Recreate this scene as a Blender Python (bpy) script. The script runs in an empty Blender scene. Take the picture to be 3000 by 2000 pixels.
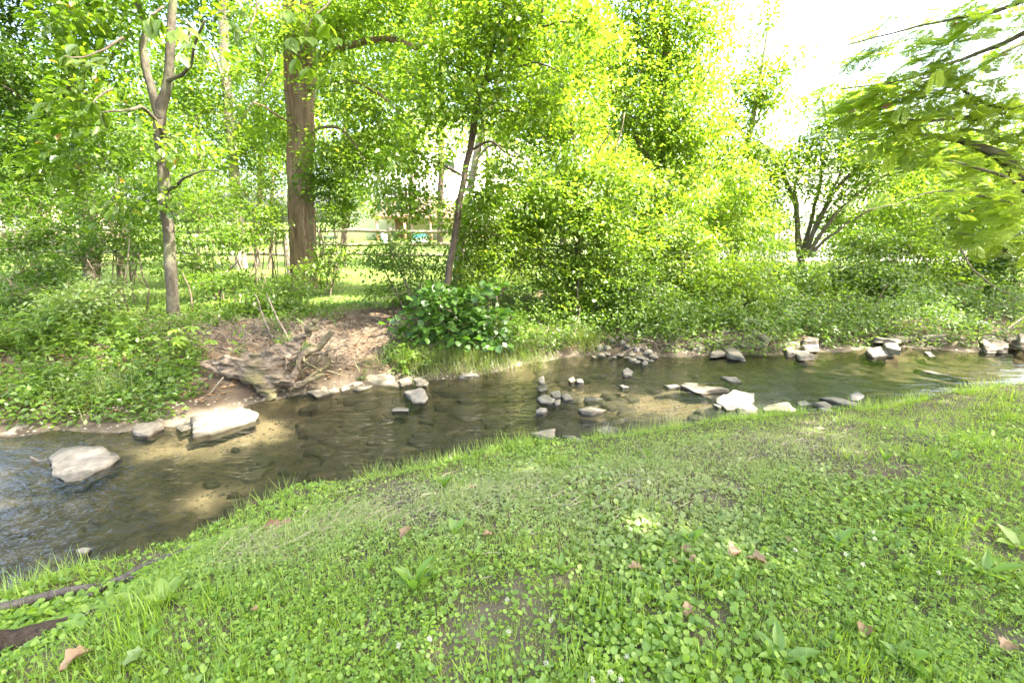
import bpy, bmesh, math, random
import numpy as np
from mathutils import Vector

# ------------------------------------------------------------------ camera, sky, sun, exposure
S = bpy.context.scene
PITCH = math.radians(14.7); CZ = 1.5; FPX = 3000 * 16 / 36
cam = bpy.data.cameras.new("camera"); cam.lens = 16; cam.sensor_width = 36
cam.clip_start = .05; cam.clip_end = 2000
camo = bpy.data.objects.new("camera", cam); S.collection.objects.link(camo)
camo.location = (0, 0, CZ); camo.rotation_euler = (math.pi / 2 - PITCH, 0, 0)
S.camera = camo
SUN_EL = math.radians(52); SUN_AZ = math.atan2(.93, -.30)          # azimuth from +Y towards +X
SUN = np.array([math.sin(SUN_AZ) * math.cos(SUN_EL), math.cos(SUN_AZ) * math.cos(SUN_EL), math.sin(SUN_EL)])
W = bpy.data.worlds.new("World"); S.world = W; W.use_nodes = True
wn = W.node_tree.nodes; bg = wn["Background"]
sky = wn.new("ShaderNodeTexSky"); sky.sky_type = 'NISHITA'; sky.sun_disc = False
sky.sun_elevation = SUN_EL; sky.sun_rotation = SUN_AZ; sky.dust_density = 6.0; sky.air_density = 1.0; sky.ozone_density = .3
W.node_tree.links.new(sky.outputs[0], bg.inputs[0]); bg.inputs[1].default_value = .15
sl = bpy.data.lights.new("sun", 'SUN'); sl.energy = 3.4; sl.angle = math.radians(.55); sl.color = (1, .93, .82)
so = bpy.data.objects.new("sun", sl); S.collection.objects.link(so); so.location = (10, -4, 20)
so.rotation_euler = Vector(tuple(-SUN)).to_track_quat('-Z', 'Y').to_euler()
S.view_settings.view_transform = 'Standard'; S.view_settings.look = 'None'
S.view_settings.exposure = 3.4; S.view_settings.gamma = 1; S.view_settings.use_curve_mapping = False
S.render.engine = 'CYCLES'
cy = S.cycles; cy.max_bounces = 7; cy.diffuse_bounces = 2; cy.glossy_bounces = 3; cy.transmission_bounces = 4
cy.transparent_max_bounces = 8; cy.use_denoising = True; cy.caustics_reflective = False; cy.caustics_refractive = False
cy.sample_clamp_indirect = 3

rng = np.random.default_rng(7); random.seed(7)
ZW = -.45                                                           # water level
COL = S.collection

# ------------------------------------------------------------------ pixel helpers (directions only)
def ray(px, py):
    u = (px - 1500) / FPX; v = (1000 - py) / FPX
    return np.array([u, math.cos(PITCH) + v * math.sin(PITCH), -math.sin(PITCH) + v * math.cos(PITCH)])
def at(px, py, Y):
    d = ray(px, py); return np.array([0, 0, CZ]) + d * (Y / d[1])
def onz(px, py, z):
    d = ray(px, py); return np.array([0, 0, CZ]) + d * ((z - CZ) / d[2])
def mpp(px, py, Y):                                                 # metres per photo pixel at that place
    d = ray(px, py); return (Y / d[1]) / FPX

# ------------------------------------------------------------------ noise
def _hash(ix, iy, iz, s):
    h = (ix * 374761393 + iy * 668265263 + iz * 2147483647 + s * 1274126177) & 0xffffffff
    h = ((h ^ (h >> 13)) * 1274126177) & 0xffffffff
    return ((h ^ (h >> 16)) & 0xffff) / 65535.0
def noise(P, scale=1., seed=0):
    P = np.asarray(P, float) * scale; i = np.floor(P).astype(np.int64); f = P - i; f = f * f * (3 - 2 * f)
    r = 0
    for dx in (0, 1):
        for dy in (0, 1):
            for dz in (0, 1):
                w = (f[..., 0] if dx else 1 - f[..., 0]) * (f[..., 1] if dy else 1 - f[..., 1]) * (f[..., 2] if dz else 1 - f[..., 2])
                r = r + w * _hash(i[..., 0] + dx, i[..., 1] + dy, i[..., 2] + dz, seed)
    return r
def fbm(P, scale=1., seed=0, o=3):
    r = 0; a = .5
    for k in range(o): r = r + a * (noise(P, scale * 2 ** k, seed + k) - .5); a *= .5
    return r
def sstep(a, b, x):
    t = np.clip((x - a) / (b - a), 0, 1); return t * t * (3 - 2 * t)

# ------------------------------------------------------------------ mesh helpers
def mesh_tris(name, V, Fa, mat=None, smooth=False, attrs=None):
    V = np.asarray(V, np.float32).reshape(-1, 3); Fa = np.asarray(Fa, np.int32); k = Fa.shape[1]
    me = bpy.data.meshes.new(name)
    me.vertices.add(len(V)); me.vertices.foreach_set('co', V.ravel())
    me.loops.add(Fa.size); me.loops.foreach_set('vertex_index', Fa.ravel())
    me.polygons.add(len(Fa)); me.polygons.foreach_set('loop_start', np.arange(0, Fa.size, k, dtype=np.int32))
    if smooth: me.polygons.foreach_set('use_smooth', np.ones(len(Fa), bool))
    if attrs:
        for n, a in attrs.items():
            at_ = me.attributes.new(n, 'FLOAT', 'POINT'); at_.data.foreach_set('value', np.asarray(a, np.float32))
    me.update(calc_edges=True)
    if mat: me.materials.append(mat)
    return me
def link(name, me, parent=None, loc=None, **kw):
    o = bpy.data.objects.new(name, me); COL.objects.link(o)
    if parent is not None: o.parent = parent
    if loc is not None: o.location = tuple(loc)
    for k, v in kw.items(): o[k] = v
    return o
def thing(name, label, cat, loc=(0, 0, 0), group=None):
    o = link(name, None, loc=loc, label=label, category=cat)
    if group: o['group'] = group
    return o
class MB:                                                           # collects triangles
    def __init__(s): s.V = []; s.F = []; s.n = 0; s.A = []
    def add(s, V, Fa, a=None):
        V = np.asarray(V, float).reshape(-1, 3)
        s.V.append(V); s.F.append(np.asarray(Fa).reshape(-1, 3) + s.n); s.n += len(V)
        s.A.append(np.zeros(len(V)) if a is None else np.broadcast_to(np.asarray(a, float), (len(V),)))
    def mesh(s, name, mat, smooth=False, org=None, attr=None):
        V = np.concatenate(s.V)
        if org is not None: V = V - np.asarray(org)
        return mesh_tris(name, V, np.concatenate(s.F), mat, smooth, {attr: np.concatenate(s.A)} if attr else None)
    def build(s, name, mat, parent=None, smooth=False, **kw):
        org = np.array(parent.location) if parent is not None else None
        if parent is not None and parent.parent is not None: org = org + np.array(parent.parent.location)
        return link(name, s.mesh(name, mat, smooth, org), parent, **kw)
def box(mb, a, b):
    a = np.asarray(a, float); b = np.asarray(b, float)
    V = [[(a, b)[i][0], (a, b)[j][1], (a, b)[k][2]] for i in (0, 1) for j in (0, 1) for k in (0, 1)]
    q = [(0, 1, 3, 2), (4, 6, 7, 5), (0, 4, 5, 1), (2, 3, 7, 6), (0, 2, 6, 4), (1, 5, 7, 3)]
    mb.add(V, [t for f in q for t in ((f[0], f[1], f[2]), (f[0], f[2], f[3]))])
def resample(pts, rad, n):
    pts = np.asarray(pts, float); rad = np.asarray(rad, float)
    if len(pts) == 2: t = np.linspace(0, 1, n); return pts[0] + (pts[1] - pts[0]) * t[:, None], rad[0] + (rad[1] - rad[0]) * t
    d = np.r_[0, np.cumsum(np.linalg.norm(np.diff(pts, axis=0), axis=1))]; t = np.linspace(0, d[-1], n)
    P = np.vstack([2 * pts[0] - pts[1], pts, 2 * pts[-1] - pts[-2]]); out = []
    for x in t:
        i = min(np.searchsorted(d, x, 'right') - 1, len(pts) - 2); u = (x - d[i]) / max(d[i + 1] - d[i], 1e-6)
        p0, p1, p2, p3 = P[i:i + 4]
        out.append(.5 * (2 * p1 + (p2 - p0) * u + (2 * p0 - 5 * p1 + 4 * p2 - p3) * u * u + (3 * p1 - p0 - 3 * p2 + p3) * u ** 3))
    return np.array(out), np.interp(t, d, rad)
def tube(mb, pts, rad, n=8, seg=12, rough=.06, ridge=0., seed=0, wob=0.):
    P, R = resample(pts, rad, seg)
    if wob: P = P + np.stack([fbm(P, 2.2, seed + 40 + k) for k in range(3)], 1) * wob * np.sin(np.linspace(0, math.pi, seg))[:, None]
    T = np.gradient(P, axis=0); T /= np.linalg.norm(T, axis=1)[:, None] + 1e-9
    up = np.where(np.abs(T[:, 2:3]) > .9, np.array([[0, 1., 0]]), np.array([[0, 0, 1.]]))
    A = np.cross(T, up); A /= np.linalg.norm(A, axis=1)[:, None] + 1e-9; B = np.cross(T, A)
    a = np.linspace(0, 2 * math.pi, n, endpoint=False)
    ring = A[:, None] * np.cos(a)[None, :, None] + B[:, None] * np.sin(a)[None, :, None]
    k = 1 + rough * 4 * fbm(P[:, None] + ring * R[:, None, None], 5, seed)
    if ridge:
        Q = np.stack([np.broadcast_to(np.cos(a) * 2.2, k.shape), np.broadcast_to(np.sin(a) * 2.2, k.shape), np.broadcast_to((P[:, 2] * .55)[:, None], k.shape)], 2)
        k = k + ridge * (np.abs(fbm(Q, 3.2, seed + 9, 3)) * 4 - .5)
    V = (P[:, None] + ring * (R[:, None] * k)[..., None]).reshape(-1, 3)
    i = np.arange(seg - 1)[:, None] * n; j = np.arange(n)[None, :]; j2 = (j + 1) % n
    q = np.stack([i + j, i + j2, i + n + j2, i + n + j], 2).reshape(-1, 4)
    F = np.vstack([q[:, [0, 1, 2]], q[:, [0, 2, 3]]])
    V = np.vstack([V, P[0] - T[0] * R[0] * .3, P[-1] + T[-1] * R[-1] * .6]); c0 = len(V) - 2
    jj = np.arange(n); cap = np.vstack([np.stack([jj * 0 + c0, (jj + 1) % n, jj], 1), np.stack([jj * 0 + c0 + 1, (seg - 1) * n + jj, (seg - 1) * n + (jj + 1) % n], 1)])
    mb.add(V, np.vstack([F, cap]))
    return P, R

# ------------------------------------------------------------------ materials
def mat(name):
    m = bpy.data.materials.new(name); m.use_nodes = True; nt = m.node_tree; nt.nodes.clear()
    out = nt.nodes.new('ShaderNodeOutputMaterial'); return m, nt, out
def node(nt, t, **kw):
    n = nt.nodes.new(t)
    for k, v in kw.items():
        if k.startswith('i_'): n.inputs[int(k[2:])].default_value = v
        else: setattr(n, k, v)
    return n
def ramp(nt, fac, stops):
    r = nt.nodes.new('ShaderNodeValToRGB'); e = r.color_ramp.elements
    while len(e) > 1: e.remove(e[-1])
    e[0].position, e[0].color = stops[0][0], (*stops[0][1], 1)
    for p, c in stops[1:]:
        x = e.new(p); x.color = (*c, 1)
    nt.links.new(fac, r.inputs[0]); return r.outputs[0]
def mixc(nt, fac, a, b, mode='MIX'):
    m = nt.nodes.new('ShaderNodeMix'); m.data_type = 'RGBA'; m.blend_type = mode
    for idx, v in ((0, fac), (6, a), (7, b)):
        if isinstance(v, (int, float)): m.inputs[idx].default_value = v
        elif isinstance(v, tuple): m.inputs[idx].default_value = (*v, 1)
        else: nt.links.new(v, m.inputs[idx])
    return m.outputs[2]
def math_(nt, op, a, b=0.):
    m = nt.nodes.new('ShaderNodeMath'); m.operation = op
    for i, v in ((0, a), (1, b)):
        if isinstance(v, (int, float)): m.inputs[i].default_value = v
        else: nt.links.new(v, m.inputs[i])
    return m.outputs[0]
def tex(nt, scale, detail=4, rough=.55, vec=None, stretch=None):
    t = nt.nodes.new('ShaderNodeTexNoise'); t.inputs['Scale'].default_value = scale
    t.inputs['Detail'].default_value = detail; t.inputs['Roughness'].default_value = rough
    c = nt.nodes.new('ShaderNodeNewGeometry').outputs['Position']
    if stretch:
        mp = nt.nodes.new('ShaderNodeMapping'); nt.links.new(c, mp.inputs[0]); mp.inputs['Scale'].default_value = stretch; c = mp.outputs[0]
    nt.links.new(c, t.inputs['Vector']); return t.outputs[0]
def bump(nt, h, strength=.5, dist=.02):
    b = nt.nodes.new('ShaderNodeBump'); b.inputs['Strength'].default_value = strength; b.inputs['Distance'].default_value = dist
    nt.links.new(h, b.inputs['Height']); return b.outputs[0]
def principled(nt, out, col, rough=.8, nrm=None, spec=.3):
    p = nt.nodes.new('ShaderNodeBsdfPrincipled')
    if isinstance(col, tuple): p.inputs['Base Color'].default_value = (*col, 1)
    else: nt.links.new(col, p.inputs['Base Color'])
    if isinstance(rough, (int, float)): p.inputs['Roughness'].default_value = rough
    else: nt.links.new(rough, p.inputs['Roughness'])
    p.inputs['Specular IOR Level'].default_value = spec
    if nrm is not None: nt.links.new(nrm, p.inputs['Normal'])
    nt.links.new(p.outputs[0], out.inputs[0]); return p

def leaf_mat(name, a, b, trans=1.0, silt=False, gloss=.035, tmix=.5, rare=None):
    """leaf: colours a..b vary from leaf to leaf; light passes through."""
    m, nt, out = mat(name)
    g = nt.nodes.new('ShaderNodeNewGeometry'); rnd = g.outputs['Random Per Island']
    n1 = tex(nt, .9, 2)
    f = math_(nt, 'ADD', math_(nt, 'MULTIPLY', rnd, .7), math_(nt, 'MULTIPLY', n1, .45))
    stops = [(.1, a), (.95, b)]
    c = ramp(nt, f, stops)
    if rare:
        thr = math_(nt, 'GREATER_THAN', rnd, .993); c = mixc(nt, thr, c, rare)
    if silt:
        at_ = nt.nodes.new('ShaderNodeAttribute'); at_.attribute_name = 'silt'
        sf = math_(nt, 'MULTIPLY', at_.outputs['Fac'], math_(nt, 'ADD', .3, math_(nt, 'MULTIPLY', rnd, .6)))
        c = mixc(nt, sf, c, (.30, .31, .17))
    d = node(nt, 'ShaderNodeBsdfDiffuse'); nt.links.new(c, d.inputs[0])
    tc = mixc(nt, 1., c, (1.2 * trans, 1.2 * trans, .6 * trans), 'MULTIPLY')
    t = node(nt, 'ShaderNodeBsdfTranslucent'); nt.links.new(tc, t.inputs[0])
    mx = node(nt, 'ShaderNodeMixShader', i_0=tmix); nt.links.new(d.outputs[0], mx.inputs[1]); nt.links.new(t.outputs[0], mx.inputs[2])
    gl = node(nt, 'ShaderNodeBsdfGlossy'); gl.inputs['Roughness'].default_value = .42; gl.inputs[0].default_value = (.9, .95, .9, 1)
    m2 = node(nt, 'ShaderNodeMixShader', i_0=gloss); nt.links.new(mx.outputs[0], m2.inputs[1]); nt.links.new(gl.outputs[0], m2.inputs[2])
    nt.links.new(m2.outputs[0], out.inputs[0]); return m

M = {}
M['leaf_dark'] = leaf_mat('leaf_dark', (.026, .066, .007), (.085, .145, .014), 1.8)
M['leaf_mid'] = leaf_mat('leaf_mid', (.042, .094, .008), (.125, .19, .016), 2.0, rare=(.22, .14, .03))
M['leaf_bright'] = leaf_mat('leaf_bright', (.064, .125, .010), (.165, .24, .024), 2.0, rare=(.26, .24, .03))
M['leaf_lime'] = leaf_mat('leaf_lime', (.11, .19, .018), (.19, .28, .03), 1.5)
M['leaf_shrub'] = leaf_mat('leaf_shrub', (.036, .088, .009), (.12, .188, .022), 1.7)
M['leaf_vine'] = leaf_mat('leaf_vine', (.03, .085, .012), (.08, .16, .022), 1.4)
M['leaf_mimosa'] = leaf_mat('leaf_mimosa', (.13, .20, .026), (.27, .34, .06), 2.1, tmix=.58)
M['leaf_pale'] = leaf_mat('leaf_pale', (.11, .18, .05), (.20, .27, .07), 1.4, gloss=.06)
M['ivy'] = leaf_mat('ivy', (.085, .185, .016), (.25, .37, .04), 1.25, silt=True)
M['blade'] = leaf_mat('blade', (.10, .205, .014), (.27, .38, .036), 1.35, silt=True)
M['weed'] = leaf_mat('weed', (.09, .19, .026), (.19, .30, .045), 1.3)
M['lawn'] = leaf_mat('lawn', (.07, .15, .014), (.16, .24, .028), 1.2)
M['bank_grass'] = leaf_mat('bank_grass', (.07, .12, .02), (.17, .2, .05), 1.2)
M['dead_leaf'] = leaf_mat('dead_leaf', (.11, .06, .03), (.26, .165, .09), .6, tmix=.15)
M['straw'] = leaf_mat('straw', (.22, .19, .12), (.38, .34, .23), .7, tmix=.2)
M['petal_white'] = leaf_mat('petal_white', (.6, .6, .5), (.75, .75, .7), .8)
M['petal_pink'] = leaf_mat('petal_pink', (.75, .35, .45), (.85, .55, .6), .9)

def bark(name, a, b, zs=.25, scale=14, bs=.6, lichen=None):
    m, nt, out = mat(name)
    n1 = tex(nt, scale, 6, .65, stretch=(1, 1, zs)); n2 = tex(nt, 2.3, 4)
    c = ramp(nt, n1, [(.3, a), (.7, b)])
    if lichen: c = mixc(nt, ramp(nt, n2, [(.48, (0, 0, 0)), (.62, (1, 1, 1))]), c, lichen)
    principled(nt, out, c, .9, bump(nt, n1, bs, .03), .15); return m
M['bark_grey'] = bark('bark_grey', (.045, .038, .028), (.125, .11, .08), .6, 22, .5, (.12, .125, .07))
M['bark_pale'] = bark('bark_pale', (.22, .18, .14), (.42, .37, .30), .5, 10, .4)
M['bark_shag'] = bark('bark_shag', (.085, .055, .035), (.30, .21, .14), .1, 18, .9)
M['bark_thin'] = bark('bark_thin', (.09, .07, .05), (.21, .17, .12), .4, 20, .4)
M['bark_brown'] = bark('bark_brown', (.05, .038, .027), (.13, .10, .072), .4, 20, .4)
M['driftwood'] = bark('driftwood', (.035, .026, .017), (.24, .19, .135), 2.2, 13, 1., (.10, .09, .045))
M['dead_wood'] = bark('dead_wood', (.08, .062, .044), (.26, .215, .165), .7, 16, .5)
M['stick_grey'] = bark('stick_grey', (.035, .03, .026), (.12, .105, .09), .8, 30, .5)
M['bark_dark'] = bark('bark_dark', (.014, .010, .007), (.075, .053, .037), .8, 26, 1.)
M['rail'] = bark('rail', (.12, .10, .08), (.3, .26, .21), .8, 9, .4)

def rock_mat(name, a, b, wet=0.):
    m, nt, out = mat(name)
    n1 = tex(nt, 9, 6, .65, stretch=(1, 1, 3.)); n2 = tex(nt, 70, 3); n3 = tex(nt, 2.2, 3)
    c = ramp(nt, n1, [(.3, a), (.68, b)])
    c = mixc(nt, math_(nt, 'MULTIPLY', ramp(nt, n3, [(.5, (0, 0, 0)), (.7, (1, 1, 1))]), .5), c, (a[0] * .6, a[1] * .66, a[2] * .5))
    sp = nt.nodes.new('ShaderNodeSeparateXYZ'); nt.links.new(nt.nodes.new('ShaderNodeNewGeometry').outputs['Position'], sp.inputs[0])
    wz = math_(nt, 'SUBTRACT', sp.outputs[2], ZW + .004); wz = math_(nt, 'ADD', wz, math_(nt, 'MULTIPLY', math_(nt, 'SUBTRACT', n1, .5), .05))
    wetf = ramp(nt, math_(nt, 'MULTIPLY', wz, 30.), [(0., (1, 1, 1)), (.55, (0, 0, 0))])        # wet stone just above the water line
    c = mixc(nt, math_(nt, 'MULTIPLY', wetf, .7), c, (a[0] * .35, a[1] * .36, a[2] * .32))
    h = math_(nt, 'ADD', n1, math_(nt, 'MULTIPLY', n2, .3))
    principled(nt, out, c, .85 - .5 * wet, bump(nt, h, .7, .012), .3 + .3 * wet); return m
M['rock_pale'] = rock_mat('rock_pale', (.085, .074, .053), (.23, .20, .15))
M['rock_grey'] = rock_mat('rock_grey', (.085, .077, .062), (.20, .18, .148))
M['rock_wet'] = rock_mat('rock_wet', (.055, .05, .04), (.16, .145, .115), .6)
M['rock_bed'] = rock_mat('rock_bed', (.12, .112, .085), (.26, .235, .18))
def plain(name, c, rough=.7, var=.12, scale=6):
    m, nt, out = mat(name); n1 = tex(nt, scale, 4)
    col = ramp(nt, n1, [(.25, tuple(x * (1 - var) for x in c)), (.75, tuple(min(1, x * (1 + var)) for x in c))])
    principled(nt, out, col, rough, bump(nt, n1, .15, .01)); return m

# ------------------------------------------------------------------ terrain
near_px = [(0, 1773), (574, 1594), (893, 1441), (1059, 1416), (1275, 1371), (1530, 1322), (1888, 1275), (2092, 1234), (2300, 1224), (2513, 1214), (2678, 1186), (3000, 1129)]
far_px = [(0, 1250), (380, 1237), (560, 1224), (765, 1167), (893, 1148), (1020, 1129), (1212, 1110), (1339, 1097), (1530, 1065), (1700, 1035), (1785, 1027), (1850, 1040), (2040, 1033), (2232, 1040), (2423, 1020), (2551, 1014), (2806, 1020), (3000, 1014)]
NE = np.array([onz(*q, -.40)[:2] for q in near_px]); FE = np.array([onz(*q, ZW)[:2] for q in far_px])
NE = np.vstack([[-30, -16], [-9, -2.6], [-4.5, .6], NE, [9, 5.9], [14, 6.6], [40, 9]])
FE = np.vstack([[-30, -8], [-12, 1.2], [-8, 3.2], FE, [12, 8.2], [16, 9.2], [40, 13]])
def near_y(x): return np.interp(x, NE[:, 0], NE[:, 1])
def far_y(x): return np.interp(x, FE[:, 0], FE[:, 1])
def height(x, y):
    x = np.asarray(x, float); y = np.asarray(y, float); P = np.stack([x, y, x * 0], -1)
    wig = fbm(P, 1.6, 3) * .26 + fbm(P, 6, 4) * .12
    dn = near_y(x) - y + wig; df = y - far_y(x) + wig * 1.4
    big = fbm(P, .5, 11) * .12; fine = fbm(P, 3, 21) * .05
    zn = ZW + .04 + .12 * sstep(0, .16, dn) + .29 * sstep(.1, 1.6, dn) + big * sstep(.3, 2, dn) + fine * sstep(0, .5, dn)
    dep = np.clip(np.minimum(-dn, -df), 0, None)
    zb = ZW + .03 - .15 * sstep(0, .5, dep) - .03 * sstep(.4, 1.2, dep) + fbm(P, 2.4, 31) * .05 + fine * .5
    step = .5 + .9 * fbm(P, .8, 51)
    zf = ZW + .03 + .10 * sstep(0, .2, df) + .20 * sstep(.2, 1.9, df) + .13 * sstep(1.0 + step * .4, 2.3 + step * .4, df) + big * 1.1 * sstep(.2, 1, df) * (1 - sstep(3, 5, df)) + fine * 1.6 * sstep(0, .5, df) * (1 - sstep(3, 4, df))
    z = np.where(dn > 0, zn, np.where(df > 0, zf, zb))
    return z
def hz(x, y): return float(height(np.array([x]), np.array([y]))[0])
def axis(segs):
    return np.unique(np.concatenate([np.arange(a, b, s) for a, b, s in segs] + [[segs[-1][1]]]))
gx = axis([(-600, -60, 60), (-60, -16, 4), (-16, -7, .5), (-7, 9, .06), (9, 16, .4), (16, 60, 4), (60, 601, 60)])
gy = axis([(-400, -40, 60), (-40, -4, 4), (-4, .6, .4), (.6, 9.6, .06), (9.6, 20, .4), (20, 60, 4), (60, 901, 60)])
X, Y = np.meshgrid(gx, gy); Z = height(X, Y); nxx = len(gx)
V = np.stack([X, Y, Z], -1).reshape(-1, 3)
i = (np.arange(len(gy) - 1)[:, None] * nxx + np.arange(nxx - 1)[None, :]).ravel()
Q = np.stack([i, i + 1, i + nxx + 1, i + nxx], 1)
dnv = (near_y(V[:, 0]) - V[:, 1]); dfv = (V[:, 1] - far_y(V[:, 0]))
P0 = np.stack([V[:, 0], V[:, 1], V[:, 0] * 0], -1)
w0 = fbm(P0, 1.6, 3) * .22
bed = 1 - sstep(ZW + .02, ZW + .08, V[:, 2])
lawnm = sstep(2.6, 3.6, dfv + fbm(P0, 1.1, 71) * 2.0)
nearm = sstep(.0, .1, dnv)
m, nt, out = mat('ground_soil')
def attr(nt, n):
    a = nt.nodes.new('ShaderNodeAttribute'); a.attribute_name = n; return a.outputs['Fac']
n1 = tex(nt, 5, 6, .6); n2 = tex(nt, 40, 4, .6); n3 = tex(nt, 1.1, 4)
soil = ramp(nt, n1, [(.28, (.04, .028, .017)), (.5, (.095, .068, .043)), (.72, (.19, .145, .10))])
soil = mixc(nt, math_(nt, 'MULTIPLY', n2, .5), soil, (.09, .065, .042))
bedc = ramp(nt, n1, [(.3, (.04, .036, .025)), (.5, (.085, .074, .05)), (.72, (.17, .145, .10))])
lawc = ramp(nt, n3, [(.3, (.07, .12, .02)), (.7, (.15, .19, .04))])
nearc = ramp(nt, n1, [(.3, (.055, .045, .028)), (.7, (.125, .105, .072))])
c = mixc(nt, attr(nt, 'lawn'), soil, lawc); c = mixc(nt, attr(nt, 'near'), c, nearc); c = mixc(nt, attr(nt, 'bed'), c, bedc)
c = mixc(nt, math_(nt, 'MULTIPLY', attr(nt, 'wet'), .75), c, (.045, .034, .022))  # damp soil at the waterline; its wide band also paints shade under bank weeds
c = mixc(nt, math_(nt, 'MULTIPLY', attr(nt, 'sun_sand'), math_(nt, 'ADD', .35, n2)), c, (.30, .25, .175))
hh = math_(nt, 'ADD', n1, math_(nt, 'MULTIPLY', n2, .4))
principled(nt, out, c, .92, bump(nt, hh, .8, .03), .2)
sun_sand = np.zeros(len(V))  # sandy bed colour, lightened to paint in the sun patches under water
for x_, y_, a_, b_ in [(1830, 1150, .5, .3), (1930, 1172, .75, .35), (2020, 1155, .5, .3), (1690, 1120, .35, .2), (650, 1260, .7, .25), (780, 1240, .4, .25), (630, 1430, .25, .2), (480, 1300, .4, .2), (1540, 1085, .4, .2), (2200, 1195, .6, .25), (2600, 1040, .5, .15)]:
    q_ = onz(x_, y_, ZW - .08); sun_sand = np.maximum(sun_sand, np.exp(-((V[:, 0] - q_[0]) / a_) ** 2 - ((V[:, 1] - q_[1]) / b_) ** 2))
sun_sand = sun_sand * bed * np.clip(.4 + 1.3 * noise(P0, 3.5, 41), 0, 1)
me = mesh_tris('ground', V, Q, m, True, {'sun_sand': sun_sand, 'bed': bed, 'lawn': lawnm, 'near': nearm, 'wet': sstep(ZW - .02, ZW + .02, V[:, 2]) * (1 - sstep(ZW + .08, ZW + .26, V[:, 2]))})
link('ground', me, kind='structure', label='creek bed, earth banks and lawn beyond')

# ------------------------------------------------------------------ water
wx = np.r_[np.arange(-30, -7, 1.), np.arange(-7, 10, .1), np.arange(10, 41, 1.)]
wt = np.linspace(0, 1, 40)
WX = np.repeat(wx[None], 40, 0); WY = (near_y(wx) - .35)[None] * (1 - wt)[:, None] + (far_y(wx) + .45)[None] * wt[:, None]
WP = np.stack([WX, WY, WX * 0], -1)
riff = np.exp(-((WX - .6) / 1.9) ** 2) * .9 + np.exp(-((WX + 3.2) / 1.5) ** 2) * .45 + .10
WZ = ZW + fbm(WP, 4, 91) * .012 * riff
V = np.stack([WX, WY, WZ], -1).reshape(-1, 3); n_ = len(wx)
i = (np.arange(39)[:, None] * n_ + np.arange(n_ - 1)[None, :]).ravel()
m, nt, out = mat('creek_water')
st = (1., 2.4, 1.)
h1 = tex(nt, 4, 2, .5, stretch=(.7, 2.0, 1)); h2 = tex(nt, 15, 2, .55, stretch=(.7, 1.8, 1)); h3 = tex(nt, 45, 2, .55, stretch=(.8, 1.5, 1))
rf = attr(nt, 'riffle')
hsum = math_(nt, 'ADD', math_(nt, 'MULTIPLY', h1, math_(nt, 'ADD', .16, math_(nt, 'MULTIPLY', rf, .6))), math_(nt, 'MULTIPLY', math_(nt, 'ADD', math_(nt, 'MULTIPLY', h2, .55), math_(nt, 'MULTIPLY', h3, .16)), rf))
bn = bump(nt, hsum, .7, .07)
fr = node(nt, 'ShaderNodeFresnel'); fr.inputs['IOR'].default_value = 1.34; nt.links.new(bn, fr.inputs['Normal'])
tr = node(nt, 'ShaderNodeBsdfTransparent'); tr.inputs[0].default_value = (.63, .62, .53, 1)
gl = node(nt, 'ShaderNodeBsdfGlossy'); gl.inputs['Roughness'].default_value = .03; gl.inputs[0].default_value = (1, 1, 1, 1); nt.links.new(bn, gl.inputs['Normal'])
mx = node(nt, 'ShaderNodeMixShader'); nt.links.new(fr.outputs[0], mx.inputs[0]); nt.links.new(tr.outputs[0], mx.inputs[1]); nt.links.new(gl.outputs[0], mx.inputs[2])
nt.links.new(mx.outputs[0], out.inputs[0])
link('creek_water', mesh_tris('creek_water', V, np.stack([i, i + 1, i + n_ + 1, i + n_], 1), m, True, {'riffle': np.clip(riff, 0, 1).ravel()}), kind='structure', label='shallow brown creek water with ripples')

# ------------------------------------------------------------------ leaves
LEAF2 = (np.array([[0, 0, 0], [.42, .5, .10], [1, 0, -.06], [.42, -.5, .10]]), np.array([[0, 1, 2], [0, 2, 3]]))
LEAF6 = (np.array([[0, 0, 0], [.22, .34, .05], [.55, .5, .07], [.82, .28, 0], [1, 0, -.12], [.82, -.28, 0], [.55, -.5, .07], [.22, -.34, .05], [.5, 0, 0]]),
         np.array([[0, 1, 8], [1, 2, 8], [2, 3, 8], [3, 4, 8], [4, 5, 8], [5, 6, 8], [6, 7, 8], [7, 0, 8]]))
_a = np.linspace(.35, 2 * math.pi - .35, 7)
DISC = (np.vstack([[0, 0, 0], np.stack([.5 - .5 * np.cos(_a) - .08, .5 * np.sin(_a), .10 + .05 * np.cos(3 * _a)], 1)]), np.array([[0, k, k + 1] for k in range(1, 7)]))
def _tri():
    V = []; Fc = []
    for k in range(3):
        a = k * 2.094; c, s = math.cos(a), math.sin(a)
        q = [(0, 0, 0), (.3, .2, .05), (.5, .12, .04), (.5, -.12, .04), (.3, -.2, .05)]; n = len(V)
        V += [(x * c - y * s, x * s + y * c, z) for x, y, z in q]; Fc += [(n, n + 1, n + 2), (n, n + 2, n + 3), (n, n + 3, n + 4)]
    return np.array(V), np.array(Fc)
TREFOIL = _tri()
FLAT = (np.array([[0, 0, 0], [.4, .5, .02], [1, 0, -.02], [.4, -.5, .0]]), np.array([[0, 1, 2], [0, 2, 3]]))
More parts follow.
